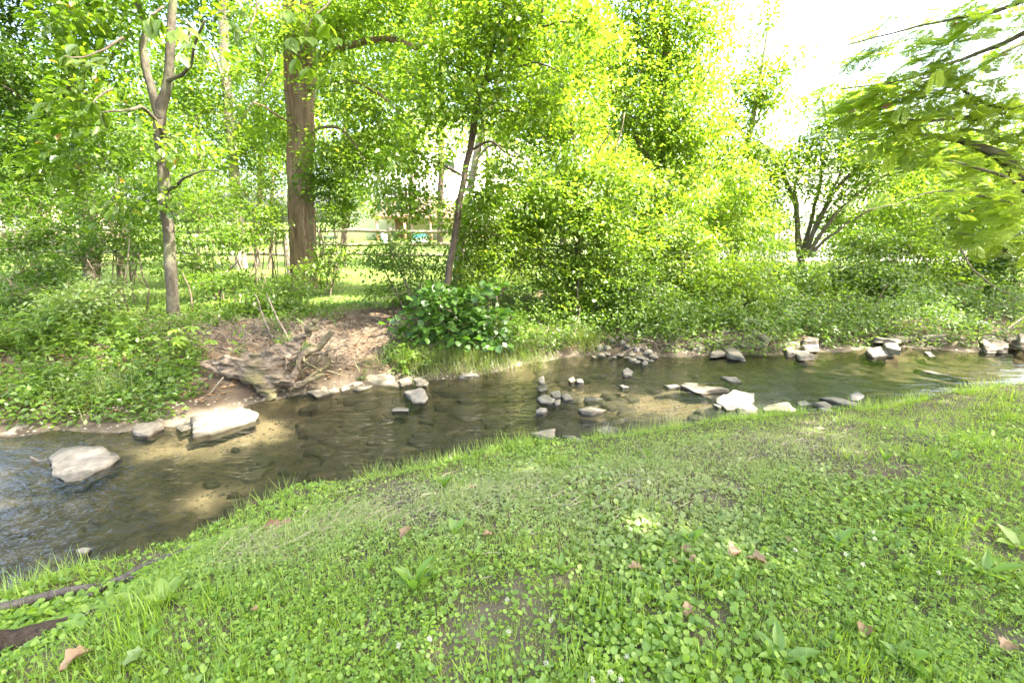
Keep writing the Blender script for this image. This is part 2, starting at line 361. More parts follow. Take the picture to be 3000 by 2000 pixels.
def emit(mb, tpl, P, D, N, L, Wd, a=None):
    n = len(P)
    if n == 0: return
    D = D / (np.linalg.norm(D, axis=1)[:, None] + 1e-9)
    Sd = np.cross(N, D); Sd /= np.linalg.norm(Sd, axis=1)[:, None] + 1e-9; N = np.cross(D, Sd)
    T, Fa = tpl; L = np.broadcast_to(L, (n,)); Wd = np.broadcast_to(Wd, (n,))
    V = P[:, None] + T[None, :, 0, None] * (D * L[:, None])[:, None] + T[None, :, 1, None] * (Sd * Wd[:, None])[:, None] + T[None, :, 2, None] * (N * L[:, None])[:, None]
    Fo = Fa[None] + (np.arange(n) * len(T))[:, None, None]
    mb.add(V.reshape(-1, 3), Fo.reshape(-1, 3), None if a is None else np.repeat(a, len(T)))
def unit(n): v = rng.normal(size=(n, 3)); return v / np.linalg.norm(v, axis=1)[:, None]

# places the photograph shows sunlit in the shade: gaps in the crowns along the way to the sun
lit_px = [(1830, 1150, ZW, .36), (1930, 1172, ZW, .42), (2000, 1155, ZW, .32), (1700, 1125, ZW, .16), (1640, 1120, ZW, .14), (670, 1222, ZW, .2), (760, 1240, ZW, .2), (620, 1290, ZW, .16), (830, 1240, ZW, .14),
          (630, 1430, ZW, .12), (480, 1305, ZW, .10), (1530, 1085, ZW, .2), (2150, 1180, ZW, .22), (2280, 1190, ZW, .2), (2580, 1030, ZW, .3), (2340, 1030, ZW, .25), (2060, 1125, ZW, .2), (1750, 1198, ZW, .12),
          (1890, 1540, -.05, .09), (2200, 1652, 0, .09), (2960, 1800, 0, .03), (2080, 1300, -.1, .05), (2700, 1235, -.1, .06),
          (1090, 985, -.15, .24), (1040, 1040, -.3, .18), (1110, 930, -.05, .16), (920, 960, .05, .22), (965, 985, -.05, .15), (260, 890, .1, .3), (230, 930, 0, .25), (300, 1060, -.2, .2), (280, 1090, -.25, .15),
          (1150, 1105, ZW, .2), (1000, 1130, ZW, .15), (1400, 1060, -.3, .2), (1600, 1040, -.3, .2), (1640, 920, 0, .2), (2650, 980, ZW, .3), (2900, 990, ZW, .2), (2730, 930, -.2, .25), (2050, 1010, -.3, .2)]
LIT = [(onz(x, y, z), r) for x, y, z, r in lit_px]
def carve(P, slack=0.):
    keep = np.ones(len(P), bool)
    for c, r in LIT:
        d = P - c; t = d @ SUN; q = np.linalg.norm(d - t[:, None] * SUN, axis=1)
        keep &= ~((t > .35) & (q < r * (.75 + .5 * noise(P, 3., 5)) + min(slack, .4 * r + .03)))
    return keep

def thin_branches(mb, S0, E0, r0, r1, sag, k=4, n=3):
    """many thin curved branches at once"""
    if len(S0) == 0: return
    S0 = np.array(S0); E0 = np.array(E0); r0 = np.array(r0); r1 = np.array(r1); m_ = len(S0)
    t = np.linspace(0, 1, k); d = E0 - S0; ln = np.linalg.norm(d, axis=1)
    bend = unit(m_) * (ln * .10)[:, None]; bend[:, 2] += ln * sag
    P = S0[:, None] + d[:, None] * t[None, :, None] + bend[:, None] * np.sin(t * math.pi)[None, :, None] + (unit(m_ * k).reshape(m_, k, 3) * (ln * .02)[:, None, None])
    P[:, 0] = S0
    T = d / (ln[:, None] + 1e-9); up = np.where(np.abs(T[:, 2:3]) > .9, np.array([[0, 1., 0]]), np.array([[0, 0, 1.]]))
    A = np.cross(T, up); A /= np.linalg.norm(A, axis=1)[:, None]; B = np.cross(T, A)
    a = np.linspace(0, 2 * math.pi, n, endpoint=False)
    ring = A[:, None] * np.cos(a)[None, :, None] + B[:, None] * np.sin(a)[None, :, None]
    R = r0[:, None] * (1 - t) + r1[:, None] * t
    V = P[:, :, None] + ring[:, None] * R[:, :, None, None]
    i = (np.arange(k - 1)[:, None] * n); j = np.arange(n)[None]; j2 = (j + 1) % n
    q = np.stack([i + j, i + j2, i + n + j2, i + n + j], 2).reshape(-1, 4); F = np.vstack([q[:, [0, 1, 2]], q[:, [0, 2, 3]]])
    Fo = F[None] + (np.arange(m_) * k * n)[:, None, None]
    mb.add(V.reshape(-1, 3), Fo.reshape(-1, 3))

def blob_world(b):
    px, py, rx, ry, Yd = b[:5]; c = at(px, py, Yd); s = mpp(px, py, Yd)
    return c, np.array([rx * s, (b[5] if len(b) > 5 else max(.5, min(rx, ry) * s * .8)), ry * s])
DENS = 1.45
def foliage(blobs, skel, leaf=.08, lai=3., spray=.35, tpl=LEAF2, aspect=.5, gap=.42, droop=.25, ground=True, twigs=True, br=1., wspace=False, flat=.4, carving=True, per=None):
    """sprays of leaves on thin branches that grow out of the skeleton points"""
    mbL, mbB = MB(), MB(); sk = [np.asarray(skel, float)] if len(skel) else []
    centers = []
    area = leaf * leaf * aspect * .62
    for b in blobs:
        c, r = (np.array(b[:3]), np.array(b[3:6])) if wspace else blob_world(b)
        per_ = per or 34
        nl = DENS * lai * math.pi * r[0] * max(r[2], r[1] * .7) / area
        ns = max(3, int(nl / per_))
        u = unit(ns * 4) * (rng.random(ns * 4) ** .38)[:, None]
        p = c + u * r
        w = noise(p, 1.15 / max(spray, .2), 17) * .5 + noise(p, .45 / max(spray, .2), 18) * .5
        p = p[w > gap][:ns] if (w > gap).sum() > ns * .4 else p[:ns]
        centers.append(p)
    C = np.concatenate(centers)
    if ground: C = C[C[:, 2] > height(C[:, 0], C[:, 1]) + .06]
    if len(C) == 0: return mbL, mbB
    if sk:
        SKP = np.vstack(sk); d0 = np.array([np.min(np.sum((SKP - c) ** 2, 1)) for c in C]); C = C[np.argsort(d0)]
        buf = np.zeros((len(SKP) + len(C) * 3, 3)); buf[:len(SKP)] = SKP; nb = len(SKP)
        s0, e0, ra, rb = [], [], [], []
        for c in C:
            d = np.sum((buf[:nb] - c) ** 2, 1); d = d + np.where(buf[:nb, 2] > c[2] + .1, d * .6, 0)
            k = int(np.argmin(d)); s_ = buf[k]; ln = math.sqrt(np.sum((s_ - c) ** 2))
            s0.append(s_.copy()); e0.append(c); ra.append((.0025 + .0055 * min(ln, 2.2)) * br); rb.append(.0022 * br)
            for t in (.4, .7, 1.): buf[nb] = s_ + (c - s_) * t; buf[nb][2] += ln * .06 * math.sin(t * math.pi); nb += 1
        if twigs: thin_branches(mbB, s0, e0, ra, rb, .07)
        out = C - np.array(s0); out /= np.linalg.norm(out, axis=1)[:, None] + 1e-6
    else: out = unit(len(C))
    k = per or 34; n = len(C)
    q = unit(n * k).reshape(n, k, 3) * (rng.random((n, k, 1)) ** .5) * spray
    tilt = unit(n) * .35; tilt[:, 2] = 1; tilt /= np.linalg.norm(tilt, axis=1)[:, None]
    h = np.einsum('nkc,nc->nk', q, tilt); q = q - (h * (1 - flat))[..., None] * tilt[:, None]      # flattened sprays
    q = q + (out * spray * .25)[:, None]
    P = (C[:, None] + q).reshape(-1, 3); D = (q / (np.linalg.norm(q, axis=2)[..., None] + 1e-6)).reshape(-1, 3) + unit(n * k) * .6
    D[:, 2] -= droop; N = np.repeat(tilt, k, 0) + unit(n * k) * .55
    L = leaf * (.4 + 1.05 * rng.random(n * k)); keep = carve(P, leaf * .45) if carving else np.ones(len(P), bool)
    if ground: keep &= P[:, 2] > height(P[:, 0], P[:, 1]) + .02
    emit(mbL, tpl, P[keep], D[keep], N[keep], L[keep], L[keep] * aspect * 1.25)
    return mbL, mbB

NLEAF = 0
def finish_plant(t, mbL, mbB, lmat, bmat, crown='crown', stems='branches'):
    global NLEAF
    if mbL.n:
        NLEAF += sum(len(f) for f in mbL.F)
        mbL.build(crown, M[lmat], t, kind='stuff')
    if mbB.n: mbB.build(stems, M[bmat], t, smooth=True, kind='stuff')

# ------------------------------------------------------------------ trees
def tree(name, label, base, trunk, limbs, blobs, lmat, bmat, group='trees on the far bank', leaf=.085, lai=3., spray=.4, tn=14, ridge=0., rough=.06, wspace=False, tpl=LEAF2, gap=.42, **kw):
    """trunk, limbs: lists of (px, py, depth, radius)"""
    conv = (lambda q: np.array(q[:3], float)) if wspace else (lambda q: at(q[0], q[1], q[2]))
    tp = [conv(q) for q in trunk]; tr_ = [q[3] for q in trunk]
    b = tp[0].copy(); b[2] = hz(b[0], b[1]) - .05
    if tp[0][2] > b[2] + .1: tp = [b] + tp; tr_ = [tr_[0] * 1.15] + tr_
    else: tp[0] = b
    tp = [tp[0] - np.array([0, 0, .12])] + tp; tr_ = [tr_[0] * 1.45] + tr_
    t = thing(name, label, 'tree', b, group)
    mb = MB(); Pk, Rk = tube(mb, tp, tr_, tn, 40, rough, ridge, int(abs(b[0]) * 100), wob=.12 if not ridge else .03)
    mb.build('trunk', M[bmat], t, smooth=ridge == 0)
    sk = [Pk[len(Pk) // 3:]]
    for l in limbs:
        mb = MB(); Pl, Rl = tube(mb, [conv(q) for q in l], [q[3] for q in l], 8, 18, .06, 0, int(l[0][0]) + 3, wob=.25)
        mb.build('limb', M[bmat], t, smooth=True); sk.append(Pl)
    mbL, mbB = foliage(blobs, np.vstack(sk), leaf, lai, spray, tpl, gap=gap, wspace=wspace, **kw)
    finish_plant(t, mbL, mbB, lmat, bmat)
    return t

tree('leaning_tree', 'dark lichen-barked tree leaning at the far left edge', None,
     [(272, 850, 10.5, .17), (262, 700, 10.6, .16), (235, 480, 10.8, .145), (212, 300, 11, .13), (190, 130, 11, .12), (170, -60, 11, .1), (150, -400, 11, .06)],
     [[(225, 400, 10.9, .06), (140, 330, 10.3, .045), (40, 280, 10, .03), (-60, 200, 9.6, .02)], [(212, 320, 11, .05), (300, 220, 10.5, .04), (380, 100, 10.3, .02)], [(190, 130, 11, .06), (90, 20, 10.5, .04), (0, -90, 10, .02)]],
     [(40, 250, 170, 130, 10), (130, -120, 300, 190, 11), (-80, 60, 160, 220, 10.5), (70, 440, 170, 100, 10), (310, 130, 150, 120, 10.6), (330, 420, 120, 80, 10), (60, -480, 350, 160, 11)], 'leaf_dark', 'bark_grey', leaf=.085, lai=2.3, spray=.42)
t2 = tree('forked_tree', 'slim grey tree forking high, rooted beside the bright green sapling', None,
     [(516, 962, 6.9, .092), (504, 880, 6.95, .085), (497, 760, 7, .08), (487, 600, 7, .076), (477, 470, 7, .073), (470, 345, 7, .072), (487, 250, 7, .06), (497, 150, 7, .055), (505, 0, 7, .05), (520, -250, 7, .035)],
     [[(470, 350, 7, .065), (448, 290, 7, .055), (432, 210, 7, .05), (415, 90, 7, .04), (390, -80, 7, .03)], [(474, 440, 7, .03), (440, 330, 6.6, .025), (380, 315, 6.2, .018), (300, 330, 5.8, .01)],
      [(490, 240, 7, .03), (545, 190, 6.8, .02), (600, 60, 6.5, .012)], [(483, 560, 7, .025), (560, 520, 6.6, .015), (640, 500, 6.4, .008)]],
     [(340, 40, 200, 100, 6.8), (480, -130, 260, 120, 7), (570, 60, 70, 60, 6.6), (240, 230, 110, 60, 6.4), (330, 330, 150, 70, 6.5), (540, 420, 80, 45, 6.6), (240, 480, 150, 60, 6.8), (420, 560, 120, 60, 6.7), (150, 60, 130, 100, 6.5), (430, -400, 260, 120, 7.2)],
     'leaf_mid', 'bark_grey', leaf=.105, lai=1.4, spray=.36, tpl=LEAF6, gap=.47, aspect=.42)
tree('sunlit_trunk_tree', 'pale sunlit straight trunk standing behind the slim forked tree', None,
     [(705, 760, 15, .17), (690, 560, 15, .15), (680, 430, 15, .14), (668, 290, 15, .13), (656, 130, 15, .12), (648, 0, 15, .11), (640, -300, 15, .08)],
     [[(668, 290, 15, .05), (620, 150, 14.5, .04), (545, 60, 14, .02)], [(676, 400, 15, .05), (740, 300, 14.5, .03), (800, 200, 14, .02)]],
     [(590, 20, 150, 110, 15.5), (770, 170, 90, 110, 14.5), (560, 260, 120, 110, 15), (650, -200, 300, 150, 15), (770, 400, 100, 100, 15.5), (650, -520, 320, 160, 15)], 'leaf_mid', 'bark_pale', leaf=.11, lai=2.2, spray=.5)
tree('shaggy_bark_tree', 'thickest trunk with shaggy brown bark and twin stems', None,
     [(893, 845, 10.7, .30), (893, 760, 10.7, .26), (888, 600, 10.7, .235), (888, 450, 10.7, .22), (893, 300, 10.7, .20), (900, 130, 10.7, .18), (905, -20, 10.7, .17), (910, -400, 10.7, .1)],
     [[(872, 800, 10.72, .17), (866, 600, 10.7, .16), (860, 430, 10.7, .15), (852, 250, 10.7, .14), (845, 80, 10.7, .13), (838, -150, 10.7, .11)],
      [(903, 210, 10.6, .08), (980, 150, 10.2, .065), (1050, 128, 10, .06), (1130, 116, 9.8, .055), (1190, 128, 9.6, .05), (1225, 140, 9.5, .045), (1258, 90, 9.4, .04), (1262, 20, 9.3, .03), (1250, -60, 9.2, .015)],
      [(900, 260, 10.6, .05), (1000, 240, 10, .04), (1100, 270, 9.6, .03), (1180, 340, 9.3, .015)], [(895, 400, 10.6, .035), (960, 370, 10.2, .03), (1040, 420, 9.8, .02), (1080, 500, 9.6, .01)],
      [(900, 120, 10.7, .07), (970, 20, 10.3, .05), (1060, -80, 10, .03)], [(885, 380, 10.6, .03), (800, 330, 10, .02), (740, 300, 9.6, .01)]],
     [(1010, 60, 170, 90, 10), (800, 60, 90, 90, 10, .8), (1090, 300, 150, 90, 9.8), (1010, 440, 110, 80, 10), (770, 340, 70, 90, 10.4), (1130, 10, 190, 110, 9.6), (980, -180, 350, 140, 10.5), (960, -480, 360, 150, 11), (985, 230, 80, 50, 9.9), (1090, 500, 90, 60, 9.8), (1180, 420, 110, 80, 10.4), (1060, 390, 110, 80, 10.6), (960, 480, 60, 80, 10.8)],
     'leaf_bright', 'bark_shag', leaf=.08, lai=2.2, spray=.42, tn=44, ridge=.17, rough=.03)
tree('slender_tree', 'slender dark tree leaning right over the broadleaf vine', None,
     [(1300, 955, 6.9, .058), (1305, 860, 7, .053), (1322, 760, 7.1, .05), (1345, 600, 7.1, .046), (1362, 490, 7.1, .044), (1385, 390, 7.1, .05), (1403, 290, 7.1, .046), (1420, 240, 7.1, .03), (1435, 170, 7.1, .024), (1470, 40, 7.1, .015), (1490, -80, 7, .01)],
     [[(1418, 245, 7.1, .03), (1480, 200, 7.0, .026), (1530, 130, 6.9, .02), (1580, 40, 6.8, .014), (1590, -60, 6.8, .01)], [(1530, 135, 6.9, .018), (1600, 62, 6.9, .014), (1680, 60, 6.8, .012), (1760, 85, 6.7, .006)],
      [(1400, 300, 7.1, .02), (1380, 215, 7, .016), (1320, 190, 6.9, .01), (1240, 170, 6.7, .006)], [(1395, 340, 7.1, .02), (1470, 315, 7, .014), (1550, 340, 6.9, .008)], [(1375, 440, 7.1, .02), (1440, 420, 7, .016), (1510, 460, 6.8, .008)],
      [(1365, 520, 7.1, .018), (1280, 470, 6.9, .012), (1190, 440, 6.8, .007)], [(1480, 210, 7, .014), (1560, 180, 6.8, .012), (1640, 210, 6.6, .006)]],
     [(1390, 70, 180, 90, 7), (1250, 170, 120, 80, 6.8), (1560, 190, 140, 80, 6.8), (1440, 330, 110, 60, 7), (1560, 60, 150, 80, 6.8), (1270, 330, 110, 70, 6.9), (1220, 460, 90, 50, 6.8), (1690, 100, 110, 80, 6.7), (1400, -110, 300, 110, 7), (1470, 490, 70, 50, 6.8), (1530, 300, 120, 60, 6.8), (1180, 560, 90, 45, 7), (1260, 600, 70, 40, 7), (1450, 580, 90, 45, 7), (1620, 300, 90, 80, 6.8)],
     'leaf_bright', 'bark_brown', leaf=.072, lai=2.3, spray=.32, tn=12, gap=.42)
tree('pale_slender_tree', 'pale slender trunk standing just behind the leaning slender tree', None,
     [(1338, 830, 9, .08), (1352, 700, 9, .075), (1375, 560, 9, .07), (1392, 470, 9, .065), (1415, 380, 9, .06), (1445, 280, 9, .05), (1470, 180, 9, .04), (1500, 0, 9, .025)],
     [[(1392, 470, 9, .03), (1450, 430, 8.8, .02), (1540, 470, 8.6, .01)], [(1440, 290, 9, .03), (1380, 180, 9, .02), (1330, 90, 9, .01)], [(1380, 540, 9, .02), (1310, 480, 9.2, .01)]],
     [(1480, 120, 220, 110, 9.2), (1330, 230, 150, 100, 9.2), (1500, 400, 110, 70, 9), (1600, 330, 90, 90, 9), (1500, -100, 300, 110, 9.2)], 'leaf_bright', 'bark_pale', leaf=.08, lai=2.2, spray=.38, tn=12, gap=.42)
tree('tall_bushy_tree', 'tall bushy tree full of light leaves right of centre', None,
     [(1925, 800, 10, .10), (1930, 600, 10, .09), (1935, 420, 10, .08), (1945, 200, 10, .07), (1955, 50, 10, .055), (1960, -200, 10, .03)],
     [[(1932, 520, 10, .05), (1850, 380, 9.7, .035), (1800, 250, 9.6, .02)], [(1936, 430, 10, .045), (2020, 320, 9.8, .03), (2080, 200, 9.6, .015)], [(1945, 220, 10, .04), (1870, 100, 9.8, .025), (1840, -20, 9.7, .012)], [(1928, 640, 10, .04), (2010, 560, 9.7, .025), (2080, 480, 9.6, .012)]],
     [(1850, 110, 120, 120, 9.8), (1960, 60, 130, 130, 10), (1800, 290, 120, 110, 9.7), (1960, 270, 130, 120, 9.8), (1900, 440, 150, 110, 9.7), (2060, 130, 80, 110, 10), (2030, 400, 110, 110, 9.7), (1960, 590, 160, 90, 9.5), (2110, 540, 110, 90, 9.6), (1940, -130, 200, 120, 10)],
     'leaf_bright', 'bark_thin', leaf=.08, lai=2.1, spray=.45)
tree('twin_stem_sapling', 'thin-stemmed sapling cluster between slender and tall bushy tree', None,
     [(1690, 860, 8.3, .04), (1692, 700, 8.3, .037), (1690, 540, 8.3, .033), (1682, 430, 8.3, .028), (1660, 280, 8.3, .018), (1640, 150, 8.3, .01)],
     [[(1690, 640, 8.3, .022), (1740, 500, 8.2, .018), (1790, 380, 8.1, .01)], [(1745, 760, 8.4, .03), (1772, 600, 8.4, .026), (1800, 480, 8.4, .02), (1830, 330, 8.4, .01)], [(1690, 560, 8.3, .018), (1630, 470, 8.2, .012), (1590, 400, 8.1, .006)], [(1676, 850, 8.3, .03), (1676, 700, 8.2, .024), (1650, 600, 8.1, .015), (1620, 520, 8, .008)]],
     [(1650, 300, 110, 100, 8.2), (1700, 450, 130, 90, 8.2), (1780, 560, 140, 90, 8.1), (1620, 560, 110, 80, 8), (1660, 660, 150, 80, 8), (1820, 680, 150, 70, 8.2), (1730, 180, 110, 90, 8.3)], 'leaf_bright', 'bark_thin', leaf=.072, lai=2.3, spray=.33, tn=10, gap=.42)
tree('narrow_poplar', 'narrow airy tree standing against the white sky', None,
     [(2150, 760, 11.5, .10), (2170, 580, 11.5, .08), (2195, 400, 11.5, .065), (2215, 300, 11.5, .055), (2235, 180, 11.5, .035), (2255, 50, 11.5, .015)],
     [[(2200, 380, 11.5, .03), (2270, 300, 11.4, .02), (2330, 220, 11.3, .008)], [(2190, 420, 11.5, .03), (2130, 320, 11.4, .02), (2090, 230, 11.3, .008)], [(2228, 220, 11.5, .02), (2190, 130, 11.5, .012), (2170, 70, 11.5, .006)]],
     [(2245, 90, 30, 75, 11.5, .4), (2225, 190, 75, 60, 11.5), (2300, 190, 50, 45, 11.4), (2180, 280, 85, 60, 11.4), (2270, 270, 60, 60, 11.4), (2130, 370, 90, 60, 11.3), (2210, 370, 70, 50, 11.5), (2110, 230, 45, 80, 11.3), (2130, 470, 90, 60, 11.3), (2250, 300, 70, 50, 11.4), (2200, 480, 80, 50, 11.3), (2100, 60, 45, 90, 11)],
     'leaf_bright', 'bark_pale', leaf=.085, lai=1.4, spray=.3, tn=10, gap=.4, carving=False)
fan = [[(2340, 745, 11.2, .06), (2330, 620, 11.2, .055), (2300, 520, 11.1, .045), (2260, 450, 11, .03), (2220, 410, 11, .01)], [(2345, 740, 11.2, .05), (2335, 560, 11.3, .035), (2345, 400, 11.4, .012)],
       [(2355, 745, 11.1, .055), (2420, 610, 11, .05), (2500, 500, 10.9, .035), (2570, 440, 10.8, .015)], [(2360, 750, 11, .05), (2470, 600, 10.8, .04), (2580, 520, 10.7, .02), (2680, 480, 10.5, .01)],
       [(2350, 745, 11.2, .05), (2400, 560, 11.3, .035), (2420, 420, 11.4, .012)], [(2365, 755, 11, .04), (2500, 640, 10.8, .03), (2650, 590, 10.6, .01)], [(2350, 750, 11.3, .04), (2440, 560, 11.6, .03), (2490, 400, 11.8, .01)]]
tree('fan_stemmed_tree', 'many-stemmed small tree fanning out from one base', None, [(2345, 800, 11.2, .09), (2345, 745, 11.2, .08)], fan,
     [(2400, 345, 130, 55, 11.2), (2530, 380, 130, 65, 11), (2300, 420, 120, 60, 11.1), (2430, 450, 170, 60, 11), (2610, 470, 120, 70, 10.7), (2300, 540, 90, 50, 11), (2480, 560, 150, 50, 11), (2690, 560, 110, 60, 10.6), (2230, 540, 80, 60, 10.8), (2420, 640, 60, 30, 11.2), (2560, 300, 110, 45, 11.2), (2680, 390, 110, 70, 11), (2200, 480, 90, 60, 11.2), (2600, 640, 120, 50, 11.2), (2250, 640, 90, 45, 11.3), (2800, 480, 110, 70, 11)],
     'leaf_bright', 'bark_thin', leaf=.075, lai=2.0, spray=.4, gap=.43)
# trees across the lawn
bgs = [('wide rounded tree behind the far left undergrowth', 20, 330, 230, 210, 24), ('dense background tree behind the leaning tree', 250, 380, 180, 200, 27), ('background tree in line with the slim forked tree', 480, 330, 170, 230, 25),
       ('background tree left of the shaggy trunk', 760, 300, 170, 220, 29), ('tall background tree above the white house', 1010, 170, 200, 220, 31), ('high-crowned background tree over the house roof', 1290, 120, 200, 170, 30),
       ('tall background tree behind the thin saplings', 1650, 220, 170, 240, 26), ('background tree behind the tall bushy tree', 1880, 330, 170, 250, 24), ('background tree low behind the narrow airy tree', 2080, 560, 120, 120, 22),
       ('yellow-green background tree at the right edge', 2930, 480, 210, 150, 20), ('background tree behind the mimosa boughs', 2740, 540, 130, 100, 23), ('low background tree at the left edge behind the fence', 90, 560, 200, 90, 20)]
for lb, px, py, rx, ry, Yd in bgs:
    g0 = at(px, 700, Yd); s = mpp(px, py, Yd)
    tree('background_tree', lb, None, [(px, 740, Yd, .2), (px + 5, py + ry * .5, Yd, .17), (px, py, Yd, .1), (px - 6, py - ry * .6, Yd, .04)],
         [[(px, py + ry * .4, Yd, .08), (px + rx * .5, py, Yd, .03)], [(px, py + ry * .5, Yd, .08), (px - rx * .5, py + 20, Yd, .03)]],
         [(px, py, rx * .75, ry * .75, Yd, rx * s * .6)] + [(px + rx * .65 * math.cos(a), py + ry * .65 * math.sin(a), rx * .45, ry * .4, Yd + math.sin(a * 3), rx * s * .4) for a in np.arange(0, 6.2, .9)],
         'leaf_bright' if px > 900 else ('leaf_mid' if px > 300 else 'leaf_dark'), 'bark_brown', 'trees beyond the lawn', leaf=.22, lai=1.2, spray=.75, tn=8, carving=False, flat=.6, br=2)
row = [('airy young tree behind the leaning slender tree', 1420, 420, 150, 110, 15), ('airy young tree between house and thin saplings', 1700, 420, 130, 170, 15), ('airy young tree filling in behind the tall bushy tree', 2010, 420, 130, 190, 15.5), ('airy young tree left of the white house', 1010, 400, 130, 120, 16),
       ('young tree at the fence left of the shaggy trunk', 790, 480, 110, 120, 15), ('young tree at the fence behind the forked trunk', 580, 440, 120, 150, 14.5), ('young tree behind the tiered left bush', 350, 520, 140, 120, 13.5), ('young tree at the left edge before the fence', 110, 460, 140, 130, 13), ('young tree low behind the narrow airy tree', 2150, 600, 110, 100, 15),
       ('young tree behind the right of the fan-stemmed tree', 2620, 520, 140, 110, 15), ('young tree behind the feathery boughs at right', 2860, 560, 150, 140, 14.5), ('young tree above the deck of the white house', 1200, 330, 120, 120, 16), ('young tree behind the inlet bush', 1830, 580, 130, 110, 13.5)]
for lb, px, py, rx, ry, Yd in row:
    tree('young_tree', lb, None, [(px, 770, Yd, .06), (px + 8, py + ry * .6, Yd, .05), (px, py, Yd, .035), (px - 6, py - ry * .7, Yd, .012)],
         [[(px, py + ry * .5, Yd, .03), (px + rx * .5, py, Yd, .012)], [(px, py + ry * .6, Yd, .03), (px - rx * .5, py + 20, Yd, .012)]],
         [(px, py, rx * .7, ry * .7, Yd)] + [(px + rx * .7 * math.cos(a), py + ry * .7 * math.sin(a), rx * .5, ry * .42, Yd + math.sin(a * 3) * .6) for a in np.arange(.3, 6.2, 1.2)],
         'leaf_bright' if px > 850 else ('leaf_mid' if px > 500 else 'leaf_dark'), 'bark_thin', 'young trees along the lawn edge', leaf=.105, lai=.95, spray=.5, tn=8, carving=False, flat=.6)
# trees out of view, their crown masses placed towards the sun to shade the banks
tree('unseen_shade_tree', 'large leafy shade tree on the near bank right of the viewer', None, [(10.5, -1.5, 0, .25), (10.4, -1.4, 3, .22), (10.2, -1.2, 6, .18), (10, -1, 9, .1)],
     [[(10.3, -1.3, 4.5, .1), (8, .2, 6.4, .06), (6, 1.5, 7.5, .03)], [(10.3, -1.3, 4.2, .1), (9, 2.5, 6, .06), (8, 4, 7, .03)]],
     [(7.6, .1, 9.0, 5.4, 3.0, 1.3), (7.0, .6, 8.0, 3.4, 2.4, 1.2), (10.2, -1.6, 8.8, 3.2, 3, 2.2), (6.2, 3.2, 8.4, 2.6, 1.8, 1.3), (4.6, 1.0, 8.6, 2.2, 2, 1.2), (3.6, 3.6, 9.4, 2.2, 1.5, 1.1), (1.4, 2.8, 9.4, 2.6, 1.9, 1.2), (-1.2, 3.6, 9.6, 2.2, 1.8, 1.1), (10.0, 2.5, 7.6, 2.0, 1.3, 1.0)], 'leaf_mid', 'bark_brown', None, leaf=.2, lai=1.75, spray=.7, wspace=True, tn=10, gap=.30, flat=.6)
tree('unseen_shade_tree', 'second shade tree on the near bank behind the viewer', None, [(5.5, -4.5, 0, .2), (5.4, -4.4, 3, .18), (5.2, -4.2, 6, .14), (5, -4, 8.5, .06)],
     [[(5.4, -4.3, 4, .08), (3.6, -2.8, 5.6, .05), (2.5, -1.8, 6.4, .02)]],
     [(4.4, -2.6, 6.6, 2.8, 2.2, 1.5), (2.6, -1.6, 5.6, 1.8, 1.6, 1.0), (6.2, -4.2, 7.4, 2.6, 2.4, 1.6), (3.2, -.3, 7.0, 1.6, 1.3, .8)], 'leaf_mid', 'bark_brown', None, leaf=.18, lai=1.6, spray=.6, wspace=True, tn=10, gap=.32, flat=.6)

tree('unseen_shade_tree', 'unseen tree added beyond the right edge to shade the far bank', None, [(13.2, 7.6, 0, .2), (13.1, 7.5, 3, .17), (13, 7.4, 6, .12), (12.8, 7.2, 8, .06)],  # out of view, added to keep direct sun off the far bank
     [[(13.1, 7.5, 3.4, .08), (11.6, 7.2, 5.2, .05), (10.6, 7, 6.4, .02)]],
     [(12.4, 7, 6.6, 2.4, 2.2, 1.8), (14, 8.4, 6, 2.2, 2.4, 2.0), (11, 6.2, 7.4, 1.8, 1.6, 1.1), (13.4, 7.4, 4, 1.8, 2, 1.2), (10.4, 5.4, 8.8, 2.2, 1.6, 1.2)], 'leaf_mid', 'bark_brown', None, leaf=.18, lai=1.6, spray=.6, wspace=True, tn=10, gap=.32, flat=.6)

tree('unseen_shade_tree', 'unseen tree added beyond the left edge to block sky reflection in the creek', None, [(-9.6, 6.2, 0, .22), (-9.5, 6.2, 3, .19), (-9.3, 6.3, 6, .14), (-9, 6.5, 9.5, .06)],  # out of view, added so the left water mirrors less open sky
     [[(-9.4, 6.2, 4, .08), (-8.2, 6.8, 6, .05), (-7.2, 7.6, 8, .02)], [(-9.4, 6.2, 4.5, .08), (-10.4, 5, 6, .05)]],
     [(-9.2, 5.6, 6.6, 2.2, 2.0, 2.4), (-7.6, 7.4, 9.4, 2.4, 2.2, 2.0), (-10.5, 4.6, 5.0, 2.2, 1.8, 2.0), (-9.5, 7, 11, 2.6, 2.4, 1.6)], 'leaf_mid', 'bark_brown', None, leaf=.15, lai=1.5, spray=.55, wspace=True, tn=10, gap=.34, flat=.6, carving=False)

